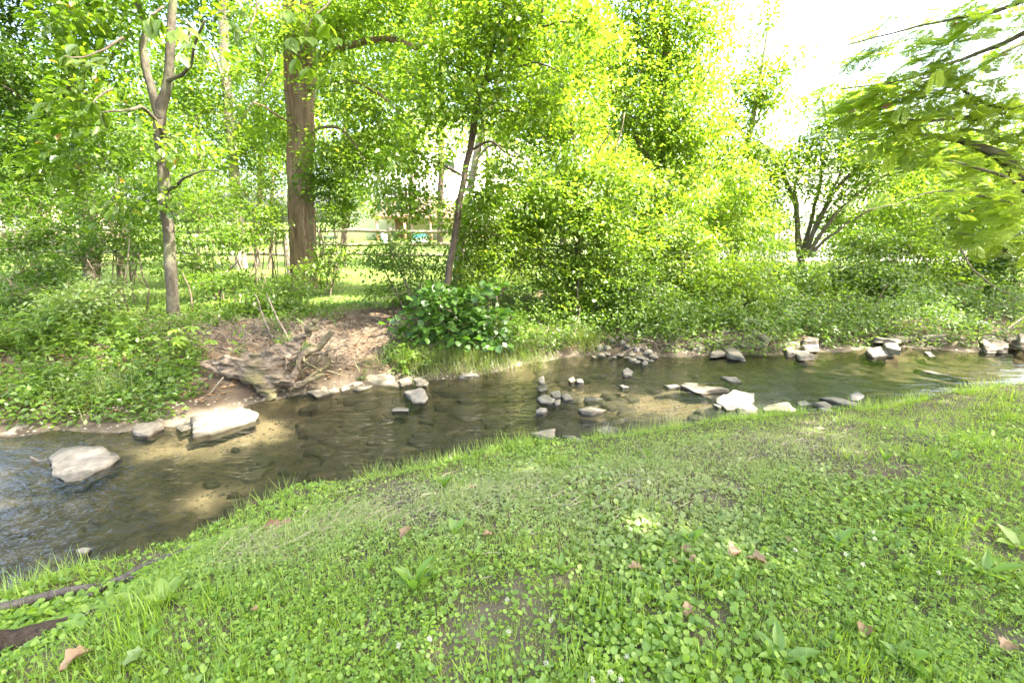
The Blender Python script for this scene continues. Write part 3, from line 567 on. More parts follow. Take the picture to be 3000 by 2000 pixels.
# ------------------------------------------------------------------ mimosa
def frond_tpl():
    V = []; Fc = []
    def tri(a, b, c): n = len(V); V.extend([a, b, c]); Fc.append((n, n + 1, n + 2))
    for k in range(7):
        u = .16 + .12 * k; ln = .26 * math.sin(.5 + k * .33) + .1
        for s in (-1, 1):
            bx, by = u, 0.; dx, dy = .55, s * .83; dz = -.12
            tri((bx, by, 0), (bx + dx * ln * .5 + .012, by + dy * ln * .5, dz * ln * .4), (bx + dx * ln, by + dy * ln, dz * ln))
            for j in range(4):
                f = .1 + .22 * j; w = .12 * (1 - .5 * f)
                cx, cy_, cz = bx + dx * ln * f, by + dy * ln * f, dz * ln * f
                for e in (-1, 1):
                    ex, ey = dx * .45 - e * dy * .9, dy * .45 + e * dx * .9
                    tri((cx, cy_, cz), (cx + dx * .075, cy_ + dy * .075, cz), (cx + ex * w + dx * .03, cy_ + ey * w + dy * .03, cz - .006))
    tri((0, .006, 0), (0, -.006, 0), (1.0, 0, -.04))
    return np.array(V), np.array(Fc)
FROND = frond_tpl()
mt = thing('mimosa_tree', 'feathery-leaved tree with pink tufts reaching in from the right edge', 'tree', (7.4, 5.0, hz(7.4, 5.0)), None)
mb = MB(); Pt, _ = tube(mb, [(7.4, 5.0, -.5), (7.35, 5.05, .6), (7.2, 5.1, 1.6), (7.0, 5.2, 2.4), (7.0, 5.25, 3.4), (7.1, 5.2, 4.6), (7.3, 5.1, 5.8)], [.17, .14, .125, .11, .085, .06, .03], 12, 30); mb.build('trunk', M['bark_grey'], mt, smooth=True)
mlimbs = [[(3060, 560, 5.4, .085), (2985, 520, 5.5, .07), (2935, 470, 5.5, .058), (2860, 430, 5.5, .042), (2800, 408, 5.5, .032), (2720, 398, 5.4, .02), (2640, 388, 5.3, .008)],
          [(3080, 330, 5.5, .05), (3000, 314, 5.5, .035), (2940, 315, 5.4, .028), (2880, 335, 5.4, .02), (2740, 355, 5.2, .012), (2620, 345, 5.1, .006)], [(2920, 315, 5.4, .018), (2860, 290, 5.3, .014), (2800, 252, 5.2, .008)],
          [(3100, 60, 5.2, .04), (3000, 98, 5.2, .024), (2900, 145, 5.2, .02), (2760, 195, 5.2, .015), (2640, 235, 5.1, .01), (2460, 262, 5.0, .005)], [(3100, -20, 5, .03), (3000, 5, 5, .02), (2860, 42, 5, .014), (2740, 68, 5, .01), (2620, 95, 4.9, .008), (2460, 138, 4.8, .004)],
          [(3080, 100, 5.6, .03), (2960, 150, 5.5, .02), (2850, 210, 5.5, .014), (2700, 300, 5.4, .008), (2600, 330, 5.4, .004)], [(3080, 620, 5.2, .03), (2960, 530, 5.2, .02), (2850, 490, 5.2, .012), (2780, 470, 5.1, .006)],
          [(3080, 640, 5.0, .03), (2920, 590, 4.9, .012), (2760, 560, 4.8, .007), (2620, 600, 4.7, .004), (2510, 620, 4.6, .003)], [(3080, 720, 5, .02), (2960, 690, 5, .012), (2860, 690, 4.9, .006), (2800, 680, 4.9, .004)],
          [(3080, 420, 5.6, .03), (2960, 420, 5.6, .018), (2830, 380, 5.6, .01), (2700, 430, 5.5, .005)]]
mbF = MB(); fl = []
for q in mlimbs:
    q0 = np.array(at(*q[0][:3])); j_ = int(np.argmin(np.abs(Pt[:, 2] - max(1.3, q0[2] - .55)))); pj = Pt[j_]
    pts = [pj, pj * .55 + q0 * .45 + np.array([0, 0, .08])] + [at(*p[:3]) for p in q]
    mb = MB(); P_, _ = tube(mb, pts, [q[0][3] * 1.25, q[0][3] * 1.1] + [p[3] for p in q], 8, 30, wob=.1); mb.build('limb', M['bark_grey'], mt, smooth=True)
    dense = 4 if q[0][1] < 400 else 3
    for k in range(8, 30):
        n = dense
        base = P_[k] + unit(n) * .16; D = unit(n) * np.array([.8, .8, .35]) + (P_[min(k + 1, 29)] - P_[k - 1]) * 3.5; D[:, 2] -= .18
        kp = carve(base, .1); base = base[kp]; D = D[kp]; n = len(base)
        emit(mbF, FROND, base, D, np.array([0, 0, 1.]) + unit(n) * .4, rng.uniform(.15, .3, n), .26)
    if q[0][1] < 400: fl.append(P_[rng.integers(10, 24)] + unit(1)[0] * .12)
for px, py, rx, ry, Yd, n in [(2880, 60, 130, 60, 5.2, 150), (2780, 130, 110, 50, 5.2, 130), (2900, 200, 110, 60, 5.3, 80), (2680, 250, 140, 45, 5.2, 150), (2560, 280, 110, 30, 5.1, 90), (2820, 300, 120, 50, 5.3, 70), (2950, 390, 90, 50, 5.6, 110), (2640, 340, 120, 40, 5.3, 110), (2860, 470, 130, 50, 5.6, 120), (2700, 560, 150, 30, 4.8, 90), (2580, 605, 90, 18, 4.7, 40), (2900, 640, 120, 60, 5, 110), (2950, 560, 90, 60, 5.2, 90), (2700, 470, 120, 40, 5.5, 80), (2500, 350, 80, 30, 5.2, 70), (2620, 420, 110, 40, 5.4, 90), (2780, 210, 100, 40, 5.2, 50), (2580, 150, 90, 25, 4.9, 50), (2900, 330, 100, 50, 5.5, 100), (2950, 720, 70, 40, 5, 50)]:
    n = int(n * .42); c, r = blob_world((px, py, rx, ry, Yd)); P = c + unit(n) * (rng.random((n, 1)) ** .5) * r
    P = P[carve(P, .1)]; n = len(P); D = unit(n) * np.array([.7, .7, .3]) + np.array([-.8, -.1, -.25]); emit(mbF, FROND, P, D, np.array([0, 0, 1.]) + unit(n) * .35, rng.uniform(.15, .28, n), .25)
mbF.build('crown', M['leaf_mimosa'], mt, kind='stuff')
# upper crown out of the picture, over the near bank
mbL, mbB = foliage([(7.2, 3.2, 6.0, 2.6, 2.0, 1.1), (6.0, 4.0, 6.6, 2.0, 1.4, .8), (8.6, 4.6, 6.6, 2.2, 2.0, 1.2)], Pt[18:], .16, .75, .5, wspace=True, gap=.42, flat=.5)
finish_plant(mt, mbL, mbB, 'leaf_mimosa', 'bark_grey', 'crown', 'branches')
for px, py in [(2700, 235), (2685, 245), (2730, 225), (2655, 275), (2600, 312), (2495, 330), (2800, 75), (2905, 40), (2920, 50), (2945, 165), (2590, 318), (2640, 282)]:
    p = at(px, py, 5.1); n = 60; d = unit(n); d[:, 2] = np.abs(d[:, 2]) * .8 + .1; mb = MB()
    emit(mb, LEAF2, np.repeat(p[None], n, 0), d, unit(n), rng.uniform(.03, .05, n), .005); mb.build('flower', M['petal_pink'], mt)

# ------------------------------------------------------------------ hanging leaf sprays (large single leaves)
def leaf_mesh(tpl, L, Wd, name, mat_): mb = MB(); emit(mb, tpl, np.zeros((1, 3)), np.array([[1., 0, 0]]), np.array([[0, 0, 1.]]), L, Wd); return mb.mesh(name, mat_)
def orient(o, P, D, N):
    D = D / np.linalg.norm(D); Sd = np.cross(N, D); Sd /= np.linalg.norm(Sd); N = np.cross(D, Sd)
    o.location = tuple(P); o.rotation_euler = Vector((0, 0, 0))
    from mathutils import Matrix
    o.rotation_mode = 'QUATERNION'; o.rotation_quaternion = Matrix(((D[0], Sd[0], N[0]), (D[1], Sd[1], N[1]), (D[2], Sd[2], N[2]))).to_quaternion()
LM = {k: leaf_mesh(LEAF6, 1., .5, 'leaf', M[k]) for k in ('leaf_pale', 'leaf_lime', 'leaf_mid', 'leaf_bright', 'weed')}
LMN = leaf_mesh(LEAF6, 1., .3, 'leaf', M['weed']); LMB = leaf_mesh(LEAF6, 1., .75, 'leaf', M['leaf_lime'])
torg = np.array(t2.location)
def hanging(pxp, Yd, ends, lk, size, name='hanging_branch'):
    """a low branch of the forked tree with palmate groups of big leaves"""
    mb = MB(); pts = [at(x, y, Yd + dy) for x, y, dy in pxp]; tube(mb, pts, np.linspace(.012, .004, len(pts)), 6, 14, wob=.05)
    mats = mb.build(name, M['bark_thin'], t2, smooth=True)
    for ex, ey, dy in ends:
        c = at(ex, ey, Yd + dy); d0 = np.array([rng.normal() * .6, rng.normal() * .6 - .4, -.25])
        for k in range(5):
            a = (k - 2) * .62 + rng.normal() * .12; ca, sa = math.cos(a), math.sin(a)
            D = np.array([d0[0] * ca - d0[1] * sa, d0[0] * sa + d0[1] * ca, -.45 - .3 * rng.random()])
            o = link('leaf', LM[lk], mats); orient(o, c - torg, D, np.array([0, -.5, 1.]) + unit(1)[0] * .35)
            s = size * (1 - .13 * abs(k - 2)) * rng.uniform(.85, 1.15); o.scale = (s, s, s)
hanging([(360, 110, .6), (300, 150, .3), (240, 170, 0), (190, 165, -.1)], 4.6, [(195, 160, 0), (250, 180, 0), (285, 190, .1), (310, 170, .2), (225, 130, .1)], 'leaf_pale', .16)
hanging([(480, 20, .8), (450, 40, .2), (440, 45, 0)], 4.4, [(440, 50, 0), (470, 55, 0), (420, 60, .1), (520, 90, 0), (540, 80, .1)], 'leaf_lime', .17)
hanging([(560, 100, .5), (548, 130, .2), (535, 150, 0)], 4.8, [(530, 160, 0), (560, 130, .1)], 'leaf_pale', .14)
hanging([(1000, -40, 1.0), (950, 20, .4), (910, 60, .1), (880, 150, 0)], 5.4, [(840, 30, 0), (880, 60, 0), (920, 40, .1), (960, 70, 0), (900, 110, 0), (940, 140, .1), (870, 170, 0), (990, 110, .1), (1000, 180, .1), (910, 200, 0), (850, 110, .1), (960, 220, .1)], 'leaf_bright', .19)
hanging([(760, -20, .8), (740, 60, .3), (720, 100, .1)], 5.2, [(690, 90, 0), (730, 110, 0), (670, 60, .1), (750, 130, .1), (700, 30, 0)], 'leaf_mid', .15)
hanging([(330, 260, .8), (280, 290, .3), (270, 310, .1)], 5.0, [(270, 300, 0), (160, 260, 0), (300, 330, .1), (140, 300, 0)], 'leaf_mid', .16)

# ------------------------------------------------------------------ bushes on the far bank
bush_rows = [
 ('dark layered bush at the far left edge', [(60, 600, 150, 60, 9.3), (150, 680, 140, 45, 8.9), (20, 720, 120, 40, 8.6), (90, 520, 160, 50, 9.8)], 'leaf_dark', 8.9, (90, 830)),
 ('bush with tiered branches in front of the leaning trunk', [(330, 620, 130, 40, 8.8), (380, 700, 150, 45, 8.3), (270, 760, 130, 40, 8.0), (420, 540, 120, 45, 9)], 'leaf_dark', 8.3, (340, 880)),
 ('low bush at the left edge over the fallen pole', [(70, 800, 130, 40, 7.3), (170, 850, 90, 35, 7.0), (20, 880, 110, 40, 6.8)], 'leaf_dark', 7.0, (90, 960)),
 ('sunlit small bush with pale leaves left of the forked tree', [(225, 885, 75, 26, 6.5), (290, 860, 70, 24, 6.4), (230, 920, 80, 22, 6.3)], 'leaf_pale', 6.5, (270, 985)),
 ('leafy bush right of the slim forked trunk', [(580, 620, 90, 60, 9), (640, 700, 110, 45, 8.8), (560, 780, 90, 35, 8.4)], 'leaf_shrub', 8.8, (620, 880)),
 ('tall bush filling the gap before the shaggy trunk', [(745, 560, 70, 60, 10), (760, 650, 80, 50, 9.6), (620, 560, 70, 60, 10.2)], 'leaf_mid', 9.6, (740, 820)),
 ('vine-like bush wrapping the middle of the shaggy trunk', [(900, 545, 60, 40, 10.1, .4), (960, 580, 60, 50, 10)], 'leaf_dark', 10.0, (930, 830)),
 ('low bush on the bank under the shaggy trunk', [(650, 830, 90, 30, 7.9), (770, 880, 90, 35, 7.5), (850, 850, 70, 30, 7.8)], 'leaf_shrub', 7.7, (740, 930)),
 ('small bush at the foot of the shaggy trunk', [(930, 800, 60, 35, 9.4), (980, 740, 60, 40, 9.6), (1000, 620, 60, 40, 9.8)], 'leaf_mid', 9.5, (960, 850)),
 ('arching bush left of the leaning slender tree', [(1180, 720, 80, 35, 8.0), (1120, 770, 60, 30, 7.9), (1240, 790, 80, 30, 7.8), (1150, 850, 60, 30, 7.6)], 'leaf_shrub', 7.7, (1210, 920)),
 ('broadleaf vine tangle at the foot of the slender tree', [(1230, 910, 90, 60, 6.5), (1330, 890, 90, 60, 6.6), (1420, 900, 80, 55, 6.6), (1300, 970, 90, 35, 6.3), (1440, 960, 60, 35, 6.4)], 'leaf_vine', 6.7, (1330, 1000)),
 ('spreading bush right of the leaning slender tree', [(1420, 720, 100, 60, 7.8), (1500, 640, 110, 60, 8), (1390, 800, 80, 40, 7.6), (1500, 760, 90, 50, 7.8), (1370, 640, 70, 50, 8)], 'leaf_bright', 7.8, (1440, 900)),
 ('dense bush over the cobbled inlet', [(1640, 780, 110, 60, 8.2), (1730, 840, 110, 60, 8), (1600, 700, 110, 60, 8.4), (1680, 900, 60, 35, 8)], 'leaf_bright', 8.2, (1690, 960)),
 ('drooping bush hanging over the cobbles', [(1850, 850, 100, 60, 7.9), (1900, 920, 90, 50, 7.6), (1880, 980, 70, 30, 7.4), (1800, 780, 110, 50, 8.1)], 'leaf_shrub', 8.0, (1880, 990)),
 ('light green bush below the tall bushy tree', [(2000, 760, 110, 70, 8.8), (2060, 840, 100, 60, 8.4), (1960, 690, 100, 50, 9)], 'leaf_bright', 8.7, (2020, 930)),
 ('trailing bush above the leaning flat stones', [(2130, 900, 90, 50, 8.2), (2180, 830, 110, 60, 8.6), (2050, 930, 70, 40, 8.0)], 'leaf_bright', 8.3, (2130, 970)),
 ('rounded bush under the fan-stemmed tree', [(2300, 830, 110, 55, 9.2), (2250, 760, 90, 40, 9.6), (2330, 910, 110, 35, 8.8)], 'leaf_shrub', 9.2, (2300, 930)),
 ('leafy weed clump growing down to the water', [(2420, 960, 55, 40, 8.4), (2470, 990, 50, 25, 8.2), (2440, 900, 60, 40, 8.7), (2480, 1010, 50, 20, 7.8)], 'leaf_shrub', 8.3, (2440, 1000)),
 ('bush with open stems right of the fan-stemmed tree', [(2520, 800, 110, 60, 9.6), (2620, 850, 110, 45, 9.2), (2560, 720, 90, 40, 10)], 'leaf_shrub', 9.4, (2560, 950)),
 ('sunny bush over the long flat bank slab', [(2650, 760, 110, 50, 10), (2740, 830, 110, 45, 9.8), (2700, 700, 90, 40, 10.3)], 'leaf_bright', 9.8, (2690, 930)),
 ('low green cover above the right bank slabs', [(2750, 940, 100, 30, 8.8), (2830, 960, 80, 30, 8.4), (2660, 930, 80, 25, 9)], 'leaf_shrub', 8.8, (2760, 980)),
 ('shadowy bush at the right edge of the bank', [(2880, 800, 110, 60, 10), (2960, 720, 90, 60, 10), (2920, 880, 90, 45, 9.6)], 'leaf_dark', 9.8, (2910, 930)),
 ('bush behind the mimosa boughs at the right edge', [(2880, 640, 120, 60, 11), (2770, 650, 100, 50, 11.5), (2980, 620, 70, 70, 11)], 'leaf_mid', 11.2, (2860, 830)),
 ('bush before the fence right of the forked trunk', [(560, 650, 80, 40, 11.5), (620, 600, 80, 45, 12), (680, 690, 60, 30, 11)], 'leaf_mid', 11.4, (600, 800)),
 ('bush before the fence at left', [(400, 640, 90, 40, 11), (300, 610, 90, 45, 11.5), (440, 720, 80, 30, 10.5)], 'leaf_dark', 11, (370, 800)),
 ('low bush before the fence left of the shaggy trunk', [(790, 690, 60, 40, 11.5), (820, 620, 50, 40, 12)], 'leaf_mid', 11.5, (800, 800)),
 ('tall background bush left of the fan-stemmed tree', [(2170, 620, 110, 60, 13), (2240, 690, 90, 40, 12.5), (2080, 620, 90, 60, 13)], 'leaf_bright', 12.8, (2180, 780)),
 ('tall background bush right of the fan-stemmed tree', [(2520, 660, 110, 45, 13), (2640, 640, 120, 60, 13), (2760, 690, 110, 50, 12.5), (2450, 720, 80, 30, 12)], 'leaf_bright', 12.6, (2600, 780)),
 ('bush under the right end of the rail fence', [(1560, 640, 80, 50, 11), (1600, 560, 80, 60, 11.5), (1500, 560, 70, 50, 11.4)], 'leaf_bright', 11.2, (1570, 800)),
 ('bush in the gap left of the white house', [(960, 640, 60, 40, 12.5), (1000, 560, 70, 50, 13), (1060, 600, 50, 40, 13)], 'leaf_mid', 12.5, (990, 790)),
 ('bush behind the tall bushy trunk', [(2100, 680, 110, 70, 10), (2180, 640, 90, 60, 10.3), (1850, 720, 110, 60, 9.8)], 'leaf_bright', 10, (2050, 830)),
]
for lb, blobs, lk, Yb, rp in bush_rows:
    r0 = at(rp[0], rp[1], Yb); r0[2] = hz(r0[0], r0[1])
    t = thing('bank_bush', lb, 'bush', r0, 'bushes along the far bank')
    mbS = MB(); sk = []
    for k in range(7):
        b = blobs[k % len(blobs)]; c, r = blob_world(b); e = c + unit(1)[0] * r * .5
        st_ = r0 + np.array([rng.normal() * .15, rng.normal() * .15, -.03]); mid = st_ * .45 + e * .55 + np.array([rng.normal() * .12, rng.normal() * .1, .12 * abs(e[2] - st_[2]) + .08])
        P_, _ = tube(mbS, [st_, mid, e], [.016, .011, .005], 6, 12, wob=.1, seed=k); sk.append(P_)
    mbS.build('stems', M['bark_thin'], t, smooth=True, kind='stuff')
    vine = lk == 'leaf_vine'
    lf = .10 if vine else .062 + .004 * (Yb - 7); 
    if rp[0] > 1350: blobs = [(b[0], b[1], b[2] * 1.1, b[3] * 1.3, *b[4:]) for b in blobs]
    mbL, mbB = foliage(blobs, np.vstack(sk), lf * .9, 2.6 if rp[0] > 1350 else 2.0, .27, aspect=.8 if vine else .5, gap=.40, per=26, tpl=LEAF6 if vine else LEAF2, flat=.3)
    finish_plant(t, mbL, mbB, lk, 'bark_thin', 'foliage', 'twigs')

# the bright sapling beside the stump, each leaf its own
sb = at(525, 1075, 5.5); sb[2] = hz(sb[0], sb[1])
t = thing('green_sapling', 'bright lime green sapling with large leaves below the forked tree', 'sapling', sb)
mb = MB(); top = at(530, 990, 5.4); Ps, _ = tube(mb, [sb - [0, 0, .03], sb * .5 + top * .5 + [.03, 0, .02], top], [.011, .008, .005], 6, 10); mb.build('stem', M['bark_thin'], t, smooth=True)
for k in range(11):
    c = at(530 + rng.normal() * 42, 1005 + rng.normal() * 26, 5.4 + rng.normal() * .12); c = np.array(c); mb = MB()
    tube(mb, [Ps[rng.integers(4, 10)], c], [.004, .002], 5, 5); mb.build('twig', M['bark_thin'], t)
    for j in range(7):
        a = j * .9 + rng.normal() * .2; D = np.array([math.cos(a), math.sin(a), -.35 + .2 * rng.normal()])
        o = link('leaf', LM['leaf_lime'], t); orient(o, c - sb, D, np.array([0, -.25, 1.]) + unit(1)[0] * .3); s = rng.uniform(.08, .125); o.scale = (s, s * .85, s)

# ------------------------------------------------------------------ stones traced where they lie
def rock(name, label, px, h=.05, mk='rock_pale', z=None, thick=.06, group=None, tilt=0.):
    zt = (ZW + h * .45) if z is None else z
    pts = np.array([onz(x, y, zt) for x, y in px]); c = pts.mean(0)
    d = np.r_[pts, pts[:1]]; out = []
    for a, b in zip(d[:-1], d[1:]):
        k = max(2, int(np.linalg.norm(b - a) / .045) + 1); k = min(k, 9)
        for j in range(k): out.append(a + (b - a) * j / k)
    O = np.array(out); tilt = tilt or rng.normal() * .09; sd = int(abs(c[0] * 97 + c[1] * 31)) + 1
    size = np.linalg.norm(O - c, axis=1).mean()
    O = c + (O - c) * (1 + .3 * fbm(O, 4.5, sd) + .35 * fbm(O, 13, sd + 1))[:, None]
    rings = []; th = thick
    for s_, dz in ((1.06, -th), (1.0, -th * .6), (1.02, -th * .45), (.985, -th * .28), (1.0, -th * .16), (.985, -.003), (.8, .001), (.5, .004), (.22, .005)):
        R_ = c + (O - c) * s_; R_ = R_ + (fbm(R_ + [0, 0, dz * 4], 11, sd + 2) * .05)[:, None] * np.array([1, 1, 0])
        R_[:, 2] = zt + dz + (fbm(R_, 5, sd + 5) * .13 * min(1, size * 4) if dz > -th * .3 else 0) + tilt * (R_[:, 1] - c[1]); rings.append(R_)
    n = len(O); V = np.vstack(rings + [c[None] + [0, 0, .006 + 0]]); V[-1, 2] = rings[-1][:, 2].mean()
    Fa = []; j = np.arange(n); j2 = (j + 1) % n
    for k in range(len(rings) - 1):
        Fa += [np.stack([k * n + j, k * n + j2, (k + 1) * n + j2], 1), np.stack([k * n + j, (k + 1) * n + j2, (k + 1) * n + j], 1)]
    Fa.append(np.stack([(len(rings) - 1) * n + j, (len(rings) - 1) * n + j2, j * 0 + len(V) - 1], 1))
    org = np.array([c[0], c[1], zt - th])
    o = link(name, mesh_tris(name, V - org, np.vstack(Fa), M[mk]), loc=org, label=label, category='rock')
    if group: o['group'] = group
    return o
R = rock
R('flat_rock', 'pale flat rock cut off by the left edge of the picture', [(-60, 1240), (0, 1228), (58, 1222), (90, 1248), (40, 1268), (-60, 1278)], .06)
R('flat_rock', 'thin pale slab under weeds right of the left-edge rock', [(150, 1235), (205, 1226), (202, 1238), (155, 1243)], .04)
R('flat_rock', 'mossy broad slab behind the two weed-topped rocks', [(404, 1206), (470, 1193), (527, 1190), (522, 1210), (473, 1232), (402, 1230)], .06)
R('flat_rock', 'weed-topped rock left of the long pale slab', [(388, 1259), (402, 1236), (469, 1238), (475, 1250), (440, 1270), (393, 1266)], .07)
R('flat_rock', 'small wet rock touching the left end of the long pale slab', [(518, 1239), (558, 1235), (560, 1253), (527, 1262)], .025)
R('flat_rock', 'long pale sunlit slab lying in front of the old stump', [(565, 1228), (620, 1212), (710, 1192), (750, 1204), (746, 1221), (643, 1253), (569, 1268)], .10, thick=.085)
R('flat_rock', 'large grey flat boulder alone in the water at left', [(134, 1342), (188, 1318), (243, 1308), (313, 1316), (346, 1332), (326, 1352), (250, 1385), (232, 1398), (187, 1402), (150, 1380)], .09, 'rock_grey', thick=.08)
R('small_rock', 'small dark rock breaking the water near the grey stick', [(221, 1608), (240, 1600), (263, 1601), (250, 1617), (223, 1621)], .05, 'rock_grey')
R('flat_rock', 'pale slab wedged under the stump at left', [(635, 1154), (675, 1132), (703, 1158), (688, 1172)], .04)
R('flat_rock', 'tilted pale slab beside the stump foot', [(680, 1146), (705, 1156), (718, 1175), (698, 1178)], .05)
sh = [('left end slab of the pale shelf right of the stump', [(891, 1146), (912, 1138), (958, 1132), (972, 1148), (930, 1159)]), ('squarish slab second along the pale shelf', [(957, 1141), (984, 1130), (995, 1143), (966, 1150)]),
      ('roundish stone in the pale shelf', [(996, 1127), (1017, 1122), (1025, 1138), (1000, 1144)]), ('thin stone between shelf and water', [(1030, 1139), (1060, 1131), (1090, 1130), (1055, 1141)]),
      ('largest cracked slab of the pale shelf', [(1067, 1112), (1100, 1104), (1147, 1101), (1172, 1130), (1125, 1128), (1080, 1124)]), ('slab right of the largest cracked slab', [(1154, 1092), (1205, 1099), (1210, 1121), (1176, 1130)]),
      ('small slab ending the pale shelf', [(1214, 1110), (1235, 1108), (1256, 1119), (1250, 1126), (1221, 1126)]), ('long thin slab behind the end of the shelf', [(1196, 1092), (1245, 1087), (1297, 1090), (1286, 1101), (1219, 1101)]), ('small shelf stone under the bank soil', [(1028, 1112), (1060, 1106), (1064, 1124), (1034, 1128)])]
for lb, q in sh: R('shelf_slab', lb, q, .045, 'rock_pale', group='pale shelf stones along the far water edge')
for lb, q, h, mk in [
 ('dark wet rock under the grassy bank', [(1340, 1090), (1395, 1085), (1399, 1098), (1344, 1104)], .06, 'rock_wet'), ('angular brown rock near the shelf end in the water', [(1185, 1148), (1232, 1141), (1254, 1159), (1246, 1177), (1210, 1175)], .05, 'rock_grey'),
 ('low pair-like stone downstream of the angular brown rock', [(1150, 1192), (1174, 1187), (1201, 1192), (1196, 1202), (1152, 1202)], .03, 'rock_grey'), ('blunt flat rock in the riffle with a smaller rock at its right', [(1574, 1165), (1594, 1157), (1627, 1170), (1620, 1179), (1585, 1177)], .06, 'rock_grey'),
 ('small rock touching the blunt flat riffle rock', [(1624, 1174), (1640, 1170), (1639, 1182), (1625, 1186)], .05, 'rock_grey'), ('wedge-shaped rock alone below the blunt riffle rock', [(1570, 1201), (1583, 1189), (1603, 1190), (1606, 1199), (1594, 1207), (1574, 1206)], .06, 'rock_grey'),
 ('bright pale diamond-shaped rock in the riffle', [(1695, 1197), (1730, 1188), (1781, 1194), (1737, 1211), (1708, 1207)], .06, 'rock_pale'), ('pale triangular rock at the near grass edge', [(1551, 1266), (1589, 1254), (1623, 1252), (1626, 1284), (1596, 1284)], .07, 'rock_pale'),
 ('broad brown slab just awash near the grass', [(1748, 1259), (1775, 1241), (1817, 1252), (1830, 1266), (1824, 1280), (1797, 1277)], .012, 'rock_bed'), ('brown slab awash beside the triangular rock', [(1643, 1272), (1690, 1275), (1710, 1290), (1679, 1298)], .008, 'rock_bed'),
 ('knobbly rock standing alone before the cobbles', [(1824, 1085), (1837, 1074), (1855, 1083), (1850, 1095), (1828, 1097)], .08, 'rock_grey'), ('pointed little stone left of a dark stone upstream', [(1665, 1110), (1679, 1106), (1688, 1114), (1670, 1117)], .05, 'rock_pale'),
 ('dark little stone right of the pointed stone', [(1687, 1109), (1705, 1110), (1711, 1117), (1690, 1119)], .05, 'rock_wet'), ('wet dark boulder at the head of the riffle cluster', [(1612, 1146), (1638, 1143), (1645, 1160), (1622, 1162)], .05, 'rock_wet'),
 ('jagged dark rock beside the wet boulder', [(1643, 1156), (1661, 1152), (1680, 1166), (1656, 1168)], .06, 'rock_wet'), ('flat dark stone awash right of the jagged rock', [(1712, 1163), (1735, 1161), (1768, 1165), (1763, 1172), (1714, 1174)], .01, 'rock_wet'),
 ('thin stone at the left tip of the sunlit shallows', [(1812, 1126), (1826, 1123), (1842, 1132), (1824, 1134)], .04, 'rock_grey'), ('thin layered stone above the sunlit shallows', [(1944, 1124), (1985, 1121), (1992, 1132), (1960, 1134)], .035, 'rock_grey'),
 ('dark upright stone in the middle of the riffle', [(1578, 1108), (1592, 1104), (1598, 1118), (1582, 1120)], .05, 'rock_wet'), ('mossy wet stone left in the riffle', [(1572, 1128), (1600, 1122), (1606, 1138), (1580, 1142)], .03, 'rock_wet'),
 ('long sunlit slab upstream of the rock pile', [(2000, 1116), (2045, 1116), (2120, 1132), (2136, 1143), (2049, 1149), (2000, 1130)], .06, 'rock_pale'), ('narrow slab beyond the long sunlit slab', [(2112, 1101), (2156, 1103), (2172, 1116), (2147, 1118)], .04, 'rock_grey'),
 ('big flat-topped rock of the midstream pile', [(2096, 1168), (2147, 1146), (2210, 1150), (2216, 1168), (2156, 1190), (2098, 1180)], .09, 'rock_grey'), ('blocky pitted rock in front of the midstream pile', [(2161, 1192), (2192, 1177), (2219, 1193), (2207, 1210), (2165, 1211)], .09, 'rock_pale'),
 ('smooth pale slab right of the midstream pile', [(2232, 1195), (2250, 1179), (2308, 1181), (2332, 1203), (2286, 1207)], .06, 'rock_pale'), ('small stone left of the blocky pitted rock', [(2118, 1190), (2138, 1185), (2156, 1196), (2130, 1202)], .04, 'rock_pale'),
 ('low left end stone of the midstream pile', [(2090, 1183), (2105, 1180), (2120, 1188), (2104, 1193)], .04, 'rock_grey'), ('thin slab at the near edge left of stacked slabs', [(2380, 1180), (2415, 1177), (2440, 1186), (2427, 1193)], .05, 'rock_grey'),
 ('middle one of the thin slabs stacked at the near edge', [(2397, 1194), (2424, 1191), (2444, 1203), (2415, 1207)], .06, 'rock_grey'), ('lowest of the thin slabs stacked at the near edge', [(2404, 1213), (2442, 1214), (2429, 1226)], .07, 'rock_grey'),
 ('long tilted slab above the stacked thin slabs', [(2402, 1163), (2442, 1160), (2511, 1180), (2509, 1189), (2446, 1176)], .05, 'rock_grey'), ('dark round stone above the long tilted slab', [(2489, 1154), (2513, 1150), (2532, 1158), (2518, 1168), (2491, 1167)], .06, 'rock_wet'),
 ('small dark stone right of the smooth pale slab', [(2333, 1176), (2357, 1173), (2374, 1181), (2344, 1185)], .035, 'rock_wet'), ('grey slab at the near grass edge far right', [(2810, 1139), (2848, 1136), (2877, 1143), (2839, 1151)], .06, 'rock_grey'),
 ('long pale slab under water at far right', [(2679, 1079), (2759, 1094), (2838, 1117), (2714, 1092)], -.02, 'rock_pale'), ('slim dark stone off the right bank slabs', [(2708, 1031), (2725, 1032), (2743, 1043), (2722, 1042)], .03, 'rock_grey')]:
    R('creek_rock', lb, q, h, mk, group='rocks in the creek')
